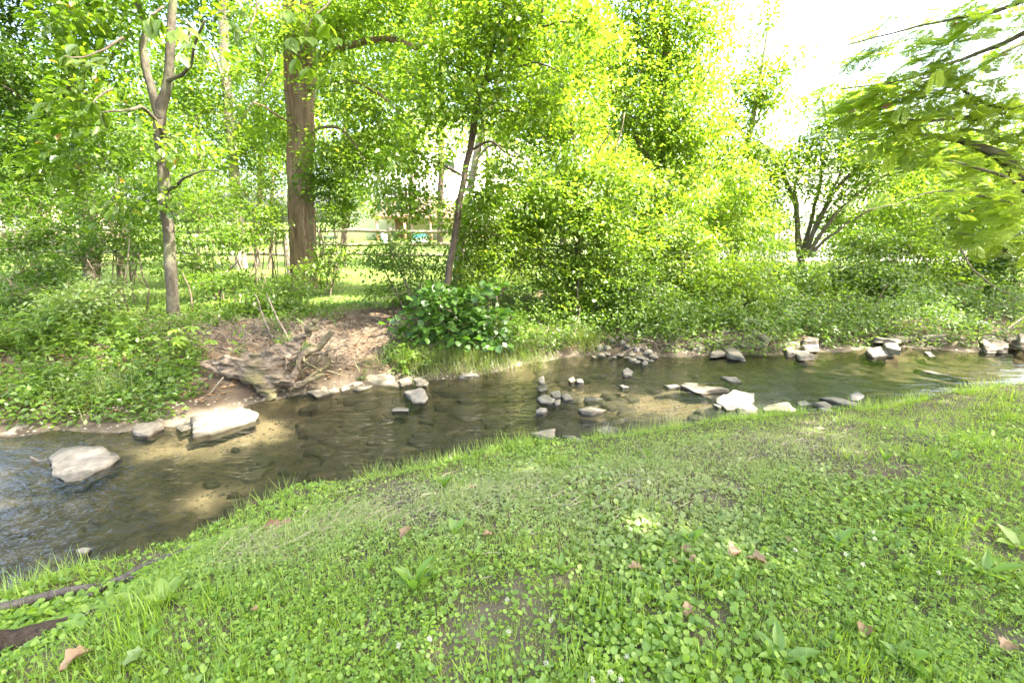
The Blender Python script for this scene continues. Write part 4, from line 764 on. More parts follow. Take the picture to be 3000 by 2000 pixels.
for lb, q, z in [
 ('triangular flat stone leaning at the far bank', [(2096, 1007), (2125, 1034), (2080, 1038)], -.38), ('lozenge flat stone right of the leaning triangle', [(2120, 1016), (2147, 1012), (2184, 1043), (2134, 1036)], -.37),
 ('thin upper ledge stone above the leaning triangle', [(2170, 994), (2250, 998), (2247, 1010), (2175, 1008)], -.33), ('plank-like stone slanting down the far bank', [(2185, 958), (2202, 955), (2257, 988), (2245, 995)], -.24),
 ('long low ledge stone under the rounded bush', [(2223, 1001), (2290, 997), (2348, 998), (2348, 1008), (2232, 1013)], -.36), ('ledge stone at the right end of the long low ledge', [(2350, 988), (2397, 984), (2396, 998), (2352, 1000)], -.33),
 ('flat stone sliding into the water under the ledge', [(2324, 1020), (2362, 1024), (2386, 1043), (2344, 1047)], -.39), ('small stone behind the sliding flat stone', [(2299, 1020), (2324, 1018), (2330, 1033), (2308, 1035)], -.39),
 ('thin stone over the sliding flat stone', [(2352, 1009), (2397, 1007), (2398, 1017), (2357, 1020)], -.36), ('wide pale ledge slab right of the leafy weeds', [(2562, 990), (2625, 974), (2694, 982), (2625, 998)], -.30),
 ('flat slab continuing right of the wide pale ledge', [(2694, 980), (2735, 976), (2774, 978), (2768, 988), (2698, 987)], -.30), ('upright grey boulder below the wide pale ledge', [(2589, 1000), (2612, 997), (2640, 1020), (2638, 1032), (2598, 1017)], -.33),
 ('sunlit low slab beside the upright grey boulder', [(2536, 1025), (2580, 1016), (2622, 1037), (2558, 1039)], -.40), ('big flat slab on the bank at far right', [(2862, 990), (2902, 984), (2957, 1006), (2951, 1016), (2893, 1016)], -.35),
 ('thin slab above the big far right slab', [(2946, 984), (2987, 982), (2988, 994), (2950, 995)], -.30), ('dark rock cut by the right edge of the picture', [(2985, 975), (3020, 968), (3030, 1003), (2990, 1006)], -.26),
 ('small ledge stone left of the leaning triangle', [(2025, 1012), (2062, 1008), (2065, 1020), (2030, 1022)], -.38)]:
    R('bank_slab', lb, q, 0, 'rock_pale', z=z, thick=.07, group='flat stones along the far right bank')
# cobbles at the inlet
cob = [(1742, 1035), (1762, 1032), (1775, 1020), (1790, 1012), (1806, 1008), (1822, 1018), (1838, 1024), (1800, 1035), (1818, 1032), (1850, 1034), (1864, 1026), (1876, 1038), (1892, 1042), (1780, 1030), (1855, 1045), (1905, 1046), (1880, 1024), (1836, 1010), (1898, 1030), (1758, 1020), (1840, 1038), (1915, 1036), (1870, 1050), (1888, 1054)]
cm = []
for v in range(4):
    bm = bmesh.new(); bmesh.ops.create_icosphere(bm, subdivisions=2, radius=1)
    Vv = np.array([q.co[:] for q in bm.verts]); k = 1 + .9 * fbm(Vv, 1.1, 200 + v) + .3 * fbm(Vv, 3, 220 + v)
    for q, kk in zip(bm.verts, k): q.co *= kk; q.co.z *= .72
    me = bpy.data.meshes.new('cobble'); bm.to_mesh(me); bm.free(); me.materials.append(M['rock_pale' if v < 2 else 'rock_grey']); cm.append(me)
for k, (x, y) in enumerate(cob):
    p = onz(x, y, ZW + .06); o = link('cobble', cm[k % 4], loc=(p[0], p[1], max(hz(p[0], p[1]), ZW - .03) + .02), label='rounded pale cobble in the pile at the small inlet', category='cobble', group='cobbles piled at the inlet')
    s = rng.uniform(.035, .065); o.scale = (s * 1.2, s, s); o.rotation_euler = (rng.normal() * .4, rng.normal() * .4, rng.random() * 6)
# stones under the water, and gravel
sm = []
for v in range(5):
    n = 9; a = np.sort(rng.random(n) * 6.28); r = rng.uniform(.7, 1.1, n); ring = np.stack([np.cos(a) * r, np.sin(a) * r * .8], 1)
    V = np.vstack([np.c_[ring * 1.05, np.full(n, -.3)], np.c_[ring, np.full(n, .05)], np.c_[ring * .8, np.full(n, .16)], [[0, 0, .18]]]); j = np.arange(n); j2 = (j + 1) % n
    Fa = np.vstack([np.stack([j, j2, n + j2], 1), np.stack([j, n + j2, n + j], 1), np.stack([n + j, n + j2, 2 * n + j2], 1), np.stack([n + j, 2 * n + j2, 2 * n + j], 1), np.stack([2 * n + j, 2 * n + j2, j * 0 + 3 * n], 1)])
    sm.append(mesh_tris('submerged_stone', V, Fa, M['rock_bed']))
cnt = 0
while cnt < 170:
    px = rng.uniform(0, 2700) if rng.random() < .35 else rng.normal(1450, 330); py = rng.uniform(1080, 1600); p = onz(px, py, ZW - .06)
    if not (near_y(p[0]) + .15 < p[1] < far_y(p[0]) - .1): continue
    z = hz(p[0], p[1])
    if z > ZW - .05: continue
    s = (.06 + .18 * rng.random() ** 1.6) * (1.15 if 900 < px < 1900 else .8)
    o = link('submerged_stone', sm[cnt % 5], loc=(p[0], p[1], z + .008), label='flat brown stone under the shallow creek water', category='stone', group='stones on the creek bed')
    o.scale = (s, s, rng.uniform(.12, .26)); o.rotation_euler = (0, 0, rng.random() * 6.28); cnt += 1
mb = MB(); n = 9000; xs = rng.uniform(-5.5, 9, n); ys = rng.uniform(0, 1, n); ys = near_y(xs) - .05 + ys * (far_y(xs) - near_y(xs) + .25); zs = height(xs, ys)
r = rng.uniform(.006, .022, n); TET = (np.array([[1, 0, 0], [0, 1, .1], [-1, .1, 0], [0, -1, 0], [.1, 0, .7]]), np.array([[0, 1, 4], [1, 2, 4], [2, 3, 4], [3, 0, 4]]))
emit(mb, TET, np.stack([xs, ys, zs], 1), np.c_[rng.normal(size=(n, 2)), np.zeros(n)], np.repeat([[0, 0, 1.]], n, 0), r, r)
mb.build('gravel', M['rock_bed'], kind='stuff', label='fine gravel scattered on the creek bed')

# ------------------------------------------------------------------ old stump with roots
so_ = onz(800, 1170, ZW)
YL = so_[1]
def lp(cx, cy, dy): return at(550 + cx / 4.48, 900 + cy / 4.48, YL + dy * .5)
st = thing('driftwood_stump', 'weathered uprooted stump with bare roots at the far water edge', 'stump', (so_[0], so_[1], ZW))
mb = MB()
for pts, rad in [
 ([lp(170, 760, .55), lp(420, 745, .5), lp(700, 740, .42), lp(980, 800, .34), lp(1200, 870, .28), lp(1380, 1000, .2)], [.03, .055, .09, .10, .08, .05]),
 ([lp(500, 870, .42), lp(750, 900, .32), lp(950, 960, .22), lp(1060, 1080, .12), lp(1090, 1190, .05)], [.04, .09, .115, .10, .085]),
 ([lp(650, 700, .6), lp(950, 650, .6), lp(1200, 590, .62), lp(1400, 500, .66), lp(1530, 380, .68), lp(1640, 280, .7), lp(1690, 200, .7)], [.04, .07, .085, .065, .045, .036, .026]),
 ([lp(800, 770, .5), lp(1100, 760, .45), lp(1330, 640, .5), lp(1480, 520, .55)], [.09, .10, .06, .04]),
 ([lp(950, 880, .3), lp(1150, 930, .18), lp(1320, 960, .12), lp(1400, 1000, .1)], [.09, .08, .06, .045]),
 ([lp(230, 745, .55), lp(420, 700, .52), lp(560, 670, .5)], [.03, .045, .04])]:
    tube(mb, pts, rad, 16, 26, .10, .10, 7)
tmp = bpy.data.objects.new('tmp_body', mb.mesh('tmp', None)); COL.objects.link(tmp)
md = tmp.modifiers.new('r', 'REMESH'); md.mode = 'VOXEL'; md.voxel_size = .014
dg = bpy.context.evaluated_depsgraph_get(); me = bpy.data.meshes.new_from_object(tmp.evaluated_get(dg)); bpy.data.objects.remove(tmp)
V = np.zeros(len(me.vertices) * 3, np.float32); me.vertices.foreach_get('co', V); V = V.reshape(-1, 3); NN = np.zeros(len(V) * 3, np.float32); me.vertices.foreach_get('normal', NN); NN = NN.reshape(-1, 3)
Vs = V * np.array([.5, 1, 2.2]); V = V + NN * ((np.abs(fbm(Vs, 6, 300)) - .12) * .26 + fbm(Vs, 20, 310) * .06)[:, None]
V = V - np.array(st.location); me.vertices.foreach_set('co', V.astype(np.float32).ravel()); me.materials.clear(); me.materials.append(M['driftwood'])
me.polygons.foreach_set('use_smooth', np.ones(len(me.polygons), bool)); me.update(); link('body', me, st)
for pts, rad in [([lp(1380, 950, .15), lp(1440, 800, .25), lp(1480, 640, .35), lp(1560, 580, .4), lp(1680, 540, .45), lp(1790, 440, .5), lp(1900, 310, .52)], [.05, .04, .045, .05, .035, .035, .03]),
                 ([lp(1800, 640, .4), lp(1840, 560, .42), lp(1880, 490, .45), lp(1840, 680, .35)], [.02, .022, .018, .014]), ([lp(1480, 600, .4), lp(1640, 620, .4), lp(1800, 600, .42)], [.03, .025, .015]),
                 ([lp(150, 740, .5), lp(300, 800, .45), lp(500, 880, .35)], [.03, .035, .03]), ([lp(1500, 1000, .1), lp(1660, 880, .2), lp(1800, 800, .3), lp(1880, 660, .35)], [.018, .017, .014, .01]),
                 ([lp(1530, 1130, 0), lp(1560, 1040, .05), lp(1680, 900, .2)], [.012, .012, .01]), ([lp(1480, 910, .15), lp(1540, 800, .2), lp(1700, 720, .25), lp(1900, 640, .3)], [.009, .01, .009, .006]),
                 ([lp(1640, 960, .12), lp(1700, 920, .14), lp(1790, 890, .18)], [.02, .03, .02]), ([lp(1330, 690, .45), lp(1450, 640, .45), lp(1560, 660, .45)], [.03, .03, .02]), ([lp(1420, 1030, .1), lp(1560, 980, .1), lp(1650, 930, .15)], [.05, .035, .02])]:
    mb = MB(); tube(mb, pts, rad, 9, 18, .12, .08, int(pts[0][0] * 100) % 97, wob=.06); mb.build('root', M['driftwood'], st, smooth=True)

for k in range(16):
    a0 = lp(rng.uniform(1250, 1700), rng.uniform(650, 1020), rng.uniform(.1, .5)); a2 = a0 + np.array([rng.uniform(-.1, .45), rng.uniform(-.12, .1), rng.uniform(-.12, .3)]); a1 = (a0 + a2) / 2 + unit(1)[0] * .09
    mb = MB(); tube(mb, [a0, a1, a2], [.016, .011, .005], 6, 12, .12, 0, k, wob=.1); mb.build('root', M['driftwood'], st, smooth=True)
# ------------------------------------------------------------------ loose wood
def stick(label, pts, r, mk='dead_wood', name='stick', cat='stick', group='sticks and poles on the far bank', n=7):
    P = [np.asarray(q, float) for q in pts]; b = P[0]
    t = MB(); tube(t, P, np.linspace(r, r * .55, len(P)), n, 20, .08, 0, int(abs(b[0]) * 77) % 91, wob=.12)
    o = link(name, t.mesh(name, M[mk], True, b), loc=b, label=label, category=cat)
    if group: o['group'] = group
    return o
def gz(px, py, z): return onz(px, py, z)
stick('long grey fallen pole lying across the left bank', [gz(-40, 985, -.02), gz(110, 990, -.02), gz(260, 994, -.03), gz(330, 1000, -.06)], .035)
stick('thinner fallen pole crossing the long grey one at left', [gz(-30, 1010, -.06), gz(150, 985, .0), gz(230, 975, .03)], .02)
stick('thin bare stick slanting down into the water by the stump', [gz(548, 1200, ZW + .02), gz(600, 1160, -.33), gz(655, 1105, -.15)], .014)
stick('pale bleached stick lying at the water line under the stump', [gz(575, 1185, ZW + .02), gz(650, 1178, ZW + .03), gz(740, 1166, ZW + .04)], .013)
stick('thin upright dead stem left of the forked tree', [at(333, 985, 6.6), at(350, 890, 6.7), at(372, 790, 6.8), at(380, 700, 6.9)], .014)
stick('leaning bare stem above the stump', [at(848, 1000, 6), at(815, 930, 6.1), at(780, 860, 6.3)], .016)
stick('second leaning bare stem left of the first above the stump', [at(800, 990, 6.1), at(770, 930, 6.2), at(745, 860, 6.4)], .013)
stick('pale branch lying half buried in the weeds at left', [gz(395, 1110, -.25), gz(430, 1100, -.22), gz(455, 1095, -.2)], .03)
stick('thin dry stick in the left weeds above the flat slabs', [gz(428, 1160, -.36), gz(490, 1125, -.3), gz(515, 1090, -.22)], .008)
stick('curved exposed root under the broadleaf vine', [gz(1230, 1030, -.28), gz(1280, 1005, -.2), gz(1312, 1000, -.2), gz(1318, 988, -.16)], .03, 'dead_wood')
stick('straight root below the curved exposed root', [gz(1270, 1022, -.28), gz(1300, 1018, -.26), gz(1322, 1008, -.24)], .02, 'dead_wood')
stick('thin stick lying over the cobbles', [gz(1780, 1050, ZW + .03), gz(1830, 1030, -.3), gz(1890, 1005, -.2)], .009)
stick('dry twig arching beside the inlet bush', [at(1670, 1030, 6.9), at(1690, 960, 7), at(1700, 900, 7.1)], .007)
stick('long bare branch hanging over the right bank', [at(2800, 700, 9), at(2850, 790, 8.8), at(2910, 840, 8.6), at(2960, 860, 8.5)], .016)
stick('pale dead branch in the right bank tangle', [at(2805, 830, 8.8), at(2870, 845, 8.7), at(2900, 815, 8.7)], .013)
stick('fallen branch dipping into the water at far right', [at(3040, 900, 7.6), at(2985, 940, 7.5), at(2950, 965, 7.4)], .02)
stick('weathered plank of driftwood by the far right slab', [gz(2925, 992, -.33), gz(2960, 1008, -.37), gz(2998, 1026, ZW + .02)], .03)
stick('twig poking out left of the large grey boulder', [gz(90, 1338, ZW + .03), gz(120, 1343, ZW + .05), gz(136, 1345, ZW + .06)], .007)
stick('pale straw lying across the large grey boulder', [gz(185, 1370, ZW + .12), gz(260, 1360, ZW + .12), gz(335, 1346, ZW + .1)], .004, 'rock_pale')
def gh(px, py, up=.0):
    z = -.2
    for _ in range(12): p = onz(px, py, z); z = .5 * z + .5 * (hz(p[0], p[1]) + up)
    return onz(px, py, z)
rp = [gh(x, y, .035) for x, y in [(-20, 1785), (110, 1755), (230, 1722), (330, 1703), (420, 1660), (500, 1625), (575, 1600)]]
stick('grey weathered branch lying along the near water edge', rp, .024, 'stick_grey', group=None, name='fallen_branch', cat='branch', n=10)
stick('short side branch forking off the grey branch', [gh(262, 1745, .03), gh(330, 1712, .03), gh(390, 1690, .04)], .015, 'stick_grey', group=None, name='fallen_branch', cat='branch', n=8)
for lb, q in [('bare sapling stem just left of the forked trunk', [(430, 930, 7.2), (425, 850, 7.3), (405, 740, 7.4)]), ('bent bare stem between forked trunk and leaning stems', [(565, 925, 7.2), (560, 860, 7.3), (535, 800, 7.4)]), ('bare stem right of the forked trunk by the fence gap', [(640, 900, 8), (655, 820, 8), (700, 760, 8)]), ('grey sapling stem at the left edge of the lawn', [(320, 905, 7.6), (300, 840, 7.7), (255, 760, 7.8)]),
              ('thin crooked stem left of the shaggy trunk', [(745, 880, 8.2), (750, 800, 8.3), (735, 720, 8.4)]), ('slanting bare stem behind the sunlit small bush', [(395, 925, 6.8), (370, 880, 6.9), (355, 845, 7)]), ('forked bare stem under the right bush shade', [(2560, 940, 8.6), (2575, 880, 8.7), (2600, 830, 8.8)]), ('thin bare stem beside the fan-stemmed tree', [(2430, 850, 10), (2470, 760, 10), (2530, 680, 10)]), ('bare stem rising right of the inlet grass', [(1690, 960, 7.6), (1692, 880, 7.7), (1700, 800, 7.8)])]:
    P_ = [at(*w) for w in q]; P_[0][2] = hz(P_[0][0], P_[0][1]) - .02; stick(lb, P_, .017, 'bark_brown', 'sapling_stem', 'stem', 'bare stems on the far bank')
# slab of bark
mb = MB(); g_ = gh(130, 1880); xs = np.linspace(-.2, .2, 24); ys = np.linspace(-.055, .055, 9); XX, YY = np.meshgrid(xs, ys)
ZZ = .05 - (YY / .055) ** 2 * .03 + fbm(np.stack([XX, YY, XX * 0], -1), 14, 5) * .05; V = np.stack([XX * 1., YY + XX * .35 + fbm(np.stack([XX, YY, XX * 0], -1), 6, 8) * .05, ZZ], -1).reshape(-1, 3)
i = (np.arange(8)[:, None] * 24 + np.arange(23)[None]).ravel(); q4 = np.stack([i, i + 1, i + 25, i + 24], 1); V2 = V - [0, 0, .02]; nV = len(V)
Fq = np.vstack([q4[:, [0, 1, 2]], q4[:, [0, 2, 3]], q4[:, [2, 1, 0]] + nV, q4[:, [3, 2, 0]] + nV]); g_[2] = hz(g_[0], g_[1]) + .025
link('bark_slab', mesh_tris('bark_slab', np.vstack([V, V2]), Fq, M['bark_dark'], True), loc=g_, label='rough slab of brown bark half hidden in ground ivy at bottom left', category='bark')

# thin dead stems and litter, too many to count
mb = MB(); n = 700; xs = rng.uniform(-9, 11, n); d_ = rng.uniform(.15, 3.2, n); ys = far_y(xs) + d_; zs = height(xs, ys); s0 = np.stack([xs, ys, zs], 1)
dirs = unit(n) * np.array([1, .5, .35]); dirs[:, 2] = np.abs(dirs[:, 2]); e0 = s0 + dirs * rng.uniform(.15, .9, n)[:, None]
thin_branches(mb, s0, e0, rng.uniform(.003, .008, n), rng.uniform(.001, .003, n), .12)
for x_, y_, z_, r_, n in [(760, 990, -.1, .55, 260), (640, 1000, -.1, .5, 160), (900, 1010, -.2, .4, 200), (450, 950, 0, .6, 120), (1230, 960, -.1, .5, 100), (2060, 990, -.3, .6, 140), (1930, 1010, -.35, .4, 80), (2850, 880, 0, .8, 140), (900, 1080, -.35, .3, 140)]:
    c_ = onz(x_, y_, z_); xs = c_[0] + rng.normal(size=n) * r_; ys = np.maximum(c_[1] + rng.normal(size=n) * r_ * .5, far_y(xs) + .08); s0 = np.stack([xs, ys, height(xs, ys)], 1); dirs = unit(n) * np.array([1, .5, .5]); dirs[:, 2] = np.abs(dirs[:, 2]); e0 = s0 + dirs * rng.uniform(.12, .6, n)[:, None]
    thin_branches(mb, s0, e0, rng.uniform(.003, .009, n), rng.uniform(.001, .003, n), .12)
mb.build('dead_twigs', M['dead_wood'], kind='stuff', smooth=True, label='tangle of dry twigs covering the far bank')
mb = MB(); n = 9000; xs = rng.uniform(-9, 11, n); ys = far_y(xs) + rng.uniform(.1, 3.4, n); P = np.stack([xs, ys, height(xs, ys) + .012], 1); N = unit(n) * .5 + [0, 0, 1.]
emit(mb, LEAF2, P, np.c_[rng.normal(size=(n, 2)), rng.normal(size=n) * .2], N, rng.uniform(.03, .08, n), rng.uniform(.02, .05, n)); mb.build('leaf_litter', M['dead_leaf'], kind='stuff', label='brown leaf litter on the far bank')

# ------------------------------------------------------------------ near bank: grass, ground ivy, clover
dirt_px = [(1215, 1540, .22, .10), (1560, 1430, .15, .08), (2570, 1390, .34, .14), (1660, 1740, .07, .04), (1420, 1820, .06, .04), (2960, 1620, .2, .1), (2100, 1480, .12, .08), (2960, 1900, .12, .08), (2680, 1290, .25, .1), (1900, 1830, .06, .04), (1960, 1760, .06, .04), (2060, 1900, .06, .04)]
DIRT = [(onz(x, y, -.03), a, b) for x, y, a, b in dirt_px]
def veg(xs, ys):
    f = np.ones(len(xs))
    for c, a, b in DIRT: f *= .22 + .78 * sstep(.5, 1.25, np.sqrt(((xs - c[0]) / a) ** 2 + ((ys - c[1]) / b) ** 2) + .3 * (noise(np.stack([xs, ys, xs * 0], 1), 14, 2) - .5))
    return f
silt_c = [(onz(x, y, -.1), r) for x, y, r in [(1150, 1480, .5), (1400, 1480, .55), (1650, 1440, .6), (1900, 1450, .6), (2050, 1340, .7), (2250, 1330, .6), (1000, 1560, .35), (800, 1600, .25), (2400, 1280, .5), (1700, 1540, .4)]]
def siltf(P):
    f = np.zeros(len(P))
    for c, r in silt_c: f = np.maximum(f, np.exp(-(np.sum((P[:, :2] - c[:2]) ** 2, 1)) / r ** 2))
    return np.clip(f * (.55 + .8 * noise(P, 2.5, 77)), 0, 1)
def near_points(n, edge=.0):
    """points on the near bank inside and around the view, denser close to the viewer"""
    Yv = 1.0 + 5.6 * rng.random(n) ** 1.5; xv = (rng.random(n) * 2 - 1) * (Yv * 1.2 + .9)
    k = near_y(xv) - Yv > edge; return xv[k], Yv[k]
def side_points(n):
    Yv = .1 + 6.8 * rng.random(n); xv = rng.uniform(-7, 11, n); k = (near_y(xv) - Yv > -.02) & ((np.abs(xv) > Yv * 1.2 + .8) | (Yv < 1.1)); return xv[k], Yv[k]
mb = MB()
xs, ys = side_points(60000); P = np.stack([xs, ys, height(xs, ys)], 1); P = P[P[:, 2] > ZW + .05]; n = len(P); P[:, 2] += rng.uniform(.006, .045, n); sz = rng.uniform(.018, .042, n)
emit(mb, LEAF2, P, np.c_[rng.normal(size=(n, 2)), rng.normal(size=n) * .28], unit(n) * .6 + [0, -.12, 1.], sz * 1.2, sz * 1.1, siltf(P))
xs, ys = near_points(150000, -.02); P = np.stack([xs, ys, height(xs, ys)], 1)
patch = noise(P, 2.1, 61); ok = (rng.random(len(P)) < veg(xs, ys)) & (rng.random(len(P)) < (.32 + 1.0 * sstep(.36, .62, patch)) * (1 - .55 * sstep(.6, 2.2, xs))); P = P[ok]; P = P[P[:, 2] > ZW + .05]; n = len(P)
sz = (.009 + .018 * rng.random(n) ** 1.4) * (1 - .45 * sstep(3.0, 4.6, P[:, 1])) * (.5 + 1.0 * noise(P, 1.3, 62)); up = rng.uniform(.006, .045, n) * (1 - .5 * siltf(P)); P[:, 2] += up
D = np.c_[rng.normal(size=(n, 2)), rng.normal(size=n) * .28]; N = unit(n) * .6 + [0, -.12, 1.]
emit(mb, DISC, P, D, N, sz, sz * 1.05, siltf(P))
mb2 = mb
org = None
link('ground_ivy', mb2.mesh('ground_ivy', M['ivy'], False, None, 'silt'), kind='stuff', label='round-leaved ground ivy covering the near bank')
mb = MB(); xs, ys = near_points(34000, .1); P = np.stack([xs, ys, height(xs, ys)], 1); cl = noise(P, 1.7, 65) > .5; ok = (rng.random(len(P)) < veg(xs, ys)) & cl & (P[:, 1] < 3.4); P = P[ok]; n = len(P)
P[:, 2] += rng.uniform(.012, .04, n); sz = rng.uniform(.022, .038, n); emit(mb, TREFOIL, P, np.c_[rng.normal(size=(n, 2)), rng.normal(size=n) * .2], unit(n) * .3 + [0, 0, 1.], sz, sz, siltf(P))
link('clover', mb.mesh('clover', M['ivy'], False, None, 'silt'), kind='stuff', label='clover leaves among the near grass')
BLADE = (np.array([[0, .5, 0], [0, -.5, 0], [.45, .42, .05], [.45, -.42, .05], [1, 0, -.12]]), np.array([[0, 1, 3], [0, 3, 2], [2, 3, 4]]))
def blades(mb, P, ln, wd, lean, silt=True):
    n = len(P); a = rng.random(n) * 6.283; D = np.stack([np.cos(a) * lean, np.sin(a) * lean, np.ones(n)], 1); N = np.stack([np.cos(a), np.sin(a), -np.asarray(lean) * np.ones(n)], 1) + unit(n) * .3
    emit(mb, BLADE, P, D, N, ln, wd, siltf(P) * .8 if silt else None)
mb = MB(); xs, ys = near_points(180000, -.03); P = np.stack([xs, ys, height(xs, ys) - .003], 1); pg = noise(P, 1.5, 66)
ok = (rng.random(len(P)) < (.15 + .85 * veg(xs, ys)) * (.5 + .5 * sstep(.28, .5, noise(P, 6, 67)))) & (rng.random(len(P)) < .4 + .8 * sstep(.35, .7, pg) + .6 * sstep(.4, 1.6, xs)); P = P[ok]; n = len(P)
blades(mb, P, rng.uniform(.025, .085, n) * (.8 + .5 * noise(P, 1.5, 66)), rng.uniform(.0018, .0042, n), rng.uniform(.35, 2.0, n))
xs, ys = side_points(60000); P = np.stack([xs, ys, height(xs, ys)], 1); n = len(P); blades(mb, P, rng.uniform(.04, .11, n), rng.uniform(.004, .008, n), rng.uniform(.3, 1.6, n))
xs, ys = near_points(110, .1); cx_ = np.repeat(xs, 45); cy2 = np.repeat(ys, 45); xs = cx_ + rng.normal(size=len(cx_)) * .05; ys = cy2 + rng.normal(size=len(cx_)) * .05; ok = near_y(xs) - ys > 0; xs, ys = xs[ok], ys[ok]; P = np.stack([xs, ys, height(xs, ys)], 1); n = len(P)
blades(mb, P, rng.uniform(.06, .15, n), rng.uniform(.0025, .006, n), rng.uniform(.2, 1.3, n))
# long grass leaning over the water along the edge
n = 9000; xs = rng.uniform(-3.2, 7.5, n); ys = near_y(xs) - np.abs(rng.normal(0, .13, n)); P = np.stack([xs, ys, height(xs, ys)], 1); tuft = noise(P, 2.2, 68) > .42; P = P[tuft]; n = len(P)
blades(mb, P, rng.uniform(.06, .2, n), rng.uniform(.002, .004, n), rng.uniform(.5, 2.2, n))
link('near_grass', mb.mesh('near_grass', M['blade'], False, None, 'silt'), kind='stuff', label='short mixed grass of the near bank')
# dry straw lying flat in the silted strip
mb = MB(); n = 1700; k = rng.integers(0, len(silt_c), n); cc = np.array([c for c, r in silt_c])[k]; rr = np.array([r for c, r in silt_c])[k]
xs = cc[:, 0] + rng.normal(size=n) * rr * .7; ys = cc[:, 1] + rng.normal(size=n) * rr * .5; g = near_y(xs) - ys > .02; xs, ys = xs[g], ys[g]; n = len(xs); P = np.stack([xs, ys, height(xs, ys) + rng.uniform(.004, .03, n)], 1)
a = rng.normal(0.5, .9, n); emit(mb, FLAT, P, np.stack([np.cos(a), np.sin(a), rng.normal(size=n) * .12], 1), unit(n) * .3 + [0, 0, 1.], rng.uniform(.05, .16, n), rng.uniform(.0015, .0035, n))
mb.build('dry_straw', M['straw'], kind='stuff', label='flattened dry straw on the silted near bank')
# clover flowers
for k, (x, y) in enumerate([(1486, 1756), (1615, 1815), (1490, 1848), (1258, 1870), (1168, 1890), (1835, 1920), (1818, 1990), (1735, 1990), (1788, 1968), (2558, 1557), (2563, 1577), (2478, 1622), (2528, 1652), (2750, 1677), (2330, 1610), (1600, 1940)]):
    p = onz(x, y, .05); g0 = np.array([p[0], p[1], hz(p[0], p[1])])
    t = thing('clover_flower', 'small white clover flower in the near grass', 'flower', g0, 'white clover flowers'); mb = MB(); tube(mb, [g0, p], [.0012, .001], 5, 4); mb.build('stalk', M['weed'], t)
    n = 46; d = unit(n); mb = MB(); emit(mb, LEAF2, p + d * .002, d, unit(n), rng.uniform(.007, .011, n), .0035); mb.build('head', M['petal_white'], t)
# broad-leaved weeds and seedlings
def weed(label, px, py, n, L, mesh, rise=.6, spread=1.):
    p = onz(px, py, -.03); p[2] = hz(p[0], p[1]); t = thing('broadleaf_weed', label, 'weed', p, 'broad-leaved weeds on the near bank')
    for k in range(n):
        a = k * 2.4 + rng.normal() * .3; D = np.array([math.cos(a) * spread, math.sin(a) * spread, rise + rng.normal() * .15]); o = link('leaf', mesh, t)
        orient(o, np.array([0, 0, .005]), D, np.array([-math.cos(a) * rise, -math.sin(a) * rise, 1.]) + unit(1)[0] * .2); s = L * rng.uniform(.65, 1.1); o.scale = (s, s, s)
for a in [('upright pointed weed on the near water edge', 1300, 1385, 6, .13, LMN, 1.6, .7), ('smaller pointed weed right of the upright edge weed', 1350, 1378, 4, .09, LMN, 1.4, .8), ('single tall dock leaf weed in the silted strip', 1335, 1600, 3, .10, LM['weed'], 1.2, .7), ('large rosette of dock leaves left of centre bottom', 1250, 1740, 9, .085, LM['weed'], .8, 1), ('strap-leaved weed just left of the large dock rosette', 1215, 1770, 6, .17, LMN, 1.5, .8),
          ('lime seedling near the grey branch', 490, 1790, 7, .10, LM['leaf_lime'], .8, 1), ('second lime seedling below the grey branch', 390, 1780, 5, .09, LM['leaf_lime'], .8, 1), ('bright small seedling at centre of the near bank', 1390, 1670, 4, .06, LM['leaf_lime'], .9, .9), ('plantain weed right of the bark slab', 250, 1860, 5, .08, LM['weed'], .6, 1),
          ('plantain rosette with upright leaf right of centre', 2018, 1610, 5, .10, LM['weed'], 1.1, .8), ('grassy weed with a bent leaf in the right lawn', 2450, 1610, 5, .11, LMN, 1.1, .9), ('long strap-leaved weed in the lower right lawn', 2280, 1960, 5, .14, LMN, .7, 1), ('broad weed at the right edge of the lawn', 2985, 1620, 5, .13, LM['leaf_lime'], .7, 1), ('tall pointed weed on the mid right lawn', 2640, 1520, 6, .11, LMN, .9, 1), ('weed with long blade toward the right edge', 2880, 1700, 5, .15, LMN, .8, 1),
          ('pale tuft weed in the bare patch at right', 2590, 1360, 6, .10, LMN, 1.5, .6), ('dock weed beside the bottom edge at right', 2640, 1960, 6, .1, LM['weed'], .7, 1), ('small dock weed above the bent-leaf weed', 2790, 1360, 4, .09, LM['weed'], 1, .8), ('low plantain weed at the bottom left', 420, 1930, 5, .07, LM['weed'], .5, 1), ('low plantain weed in the bottom centre', 1770, 1900, 6, .07, LM['weed'], .5, 1), ('grassy weed below the central lit patch', 1640, 1700, 7, .09, LMN, .8, 1), ('leafy weed on the near edge beside the triangular rock', 2010, 1250, 7, .07, LM['leaf_lime'], .8, 1), ('leafy weed on the near edge by the awash slab', 1890, 1280, 7, .07, LM['leaf_lime'], .8, 1)]:
    weed(*a)
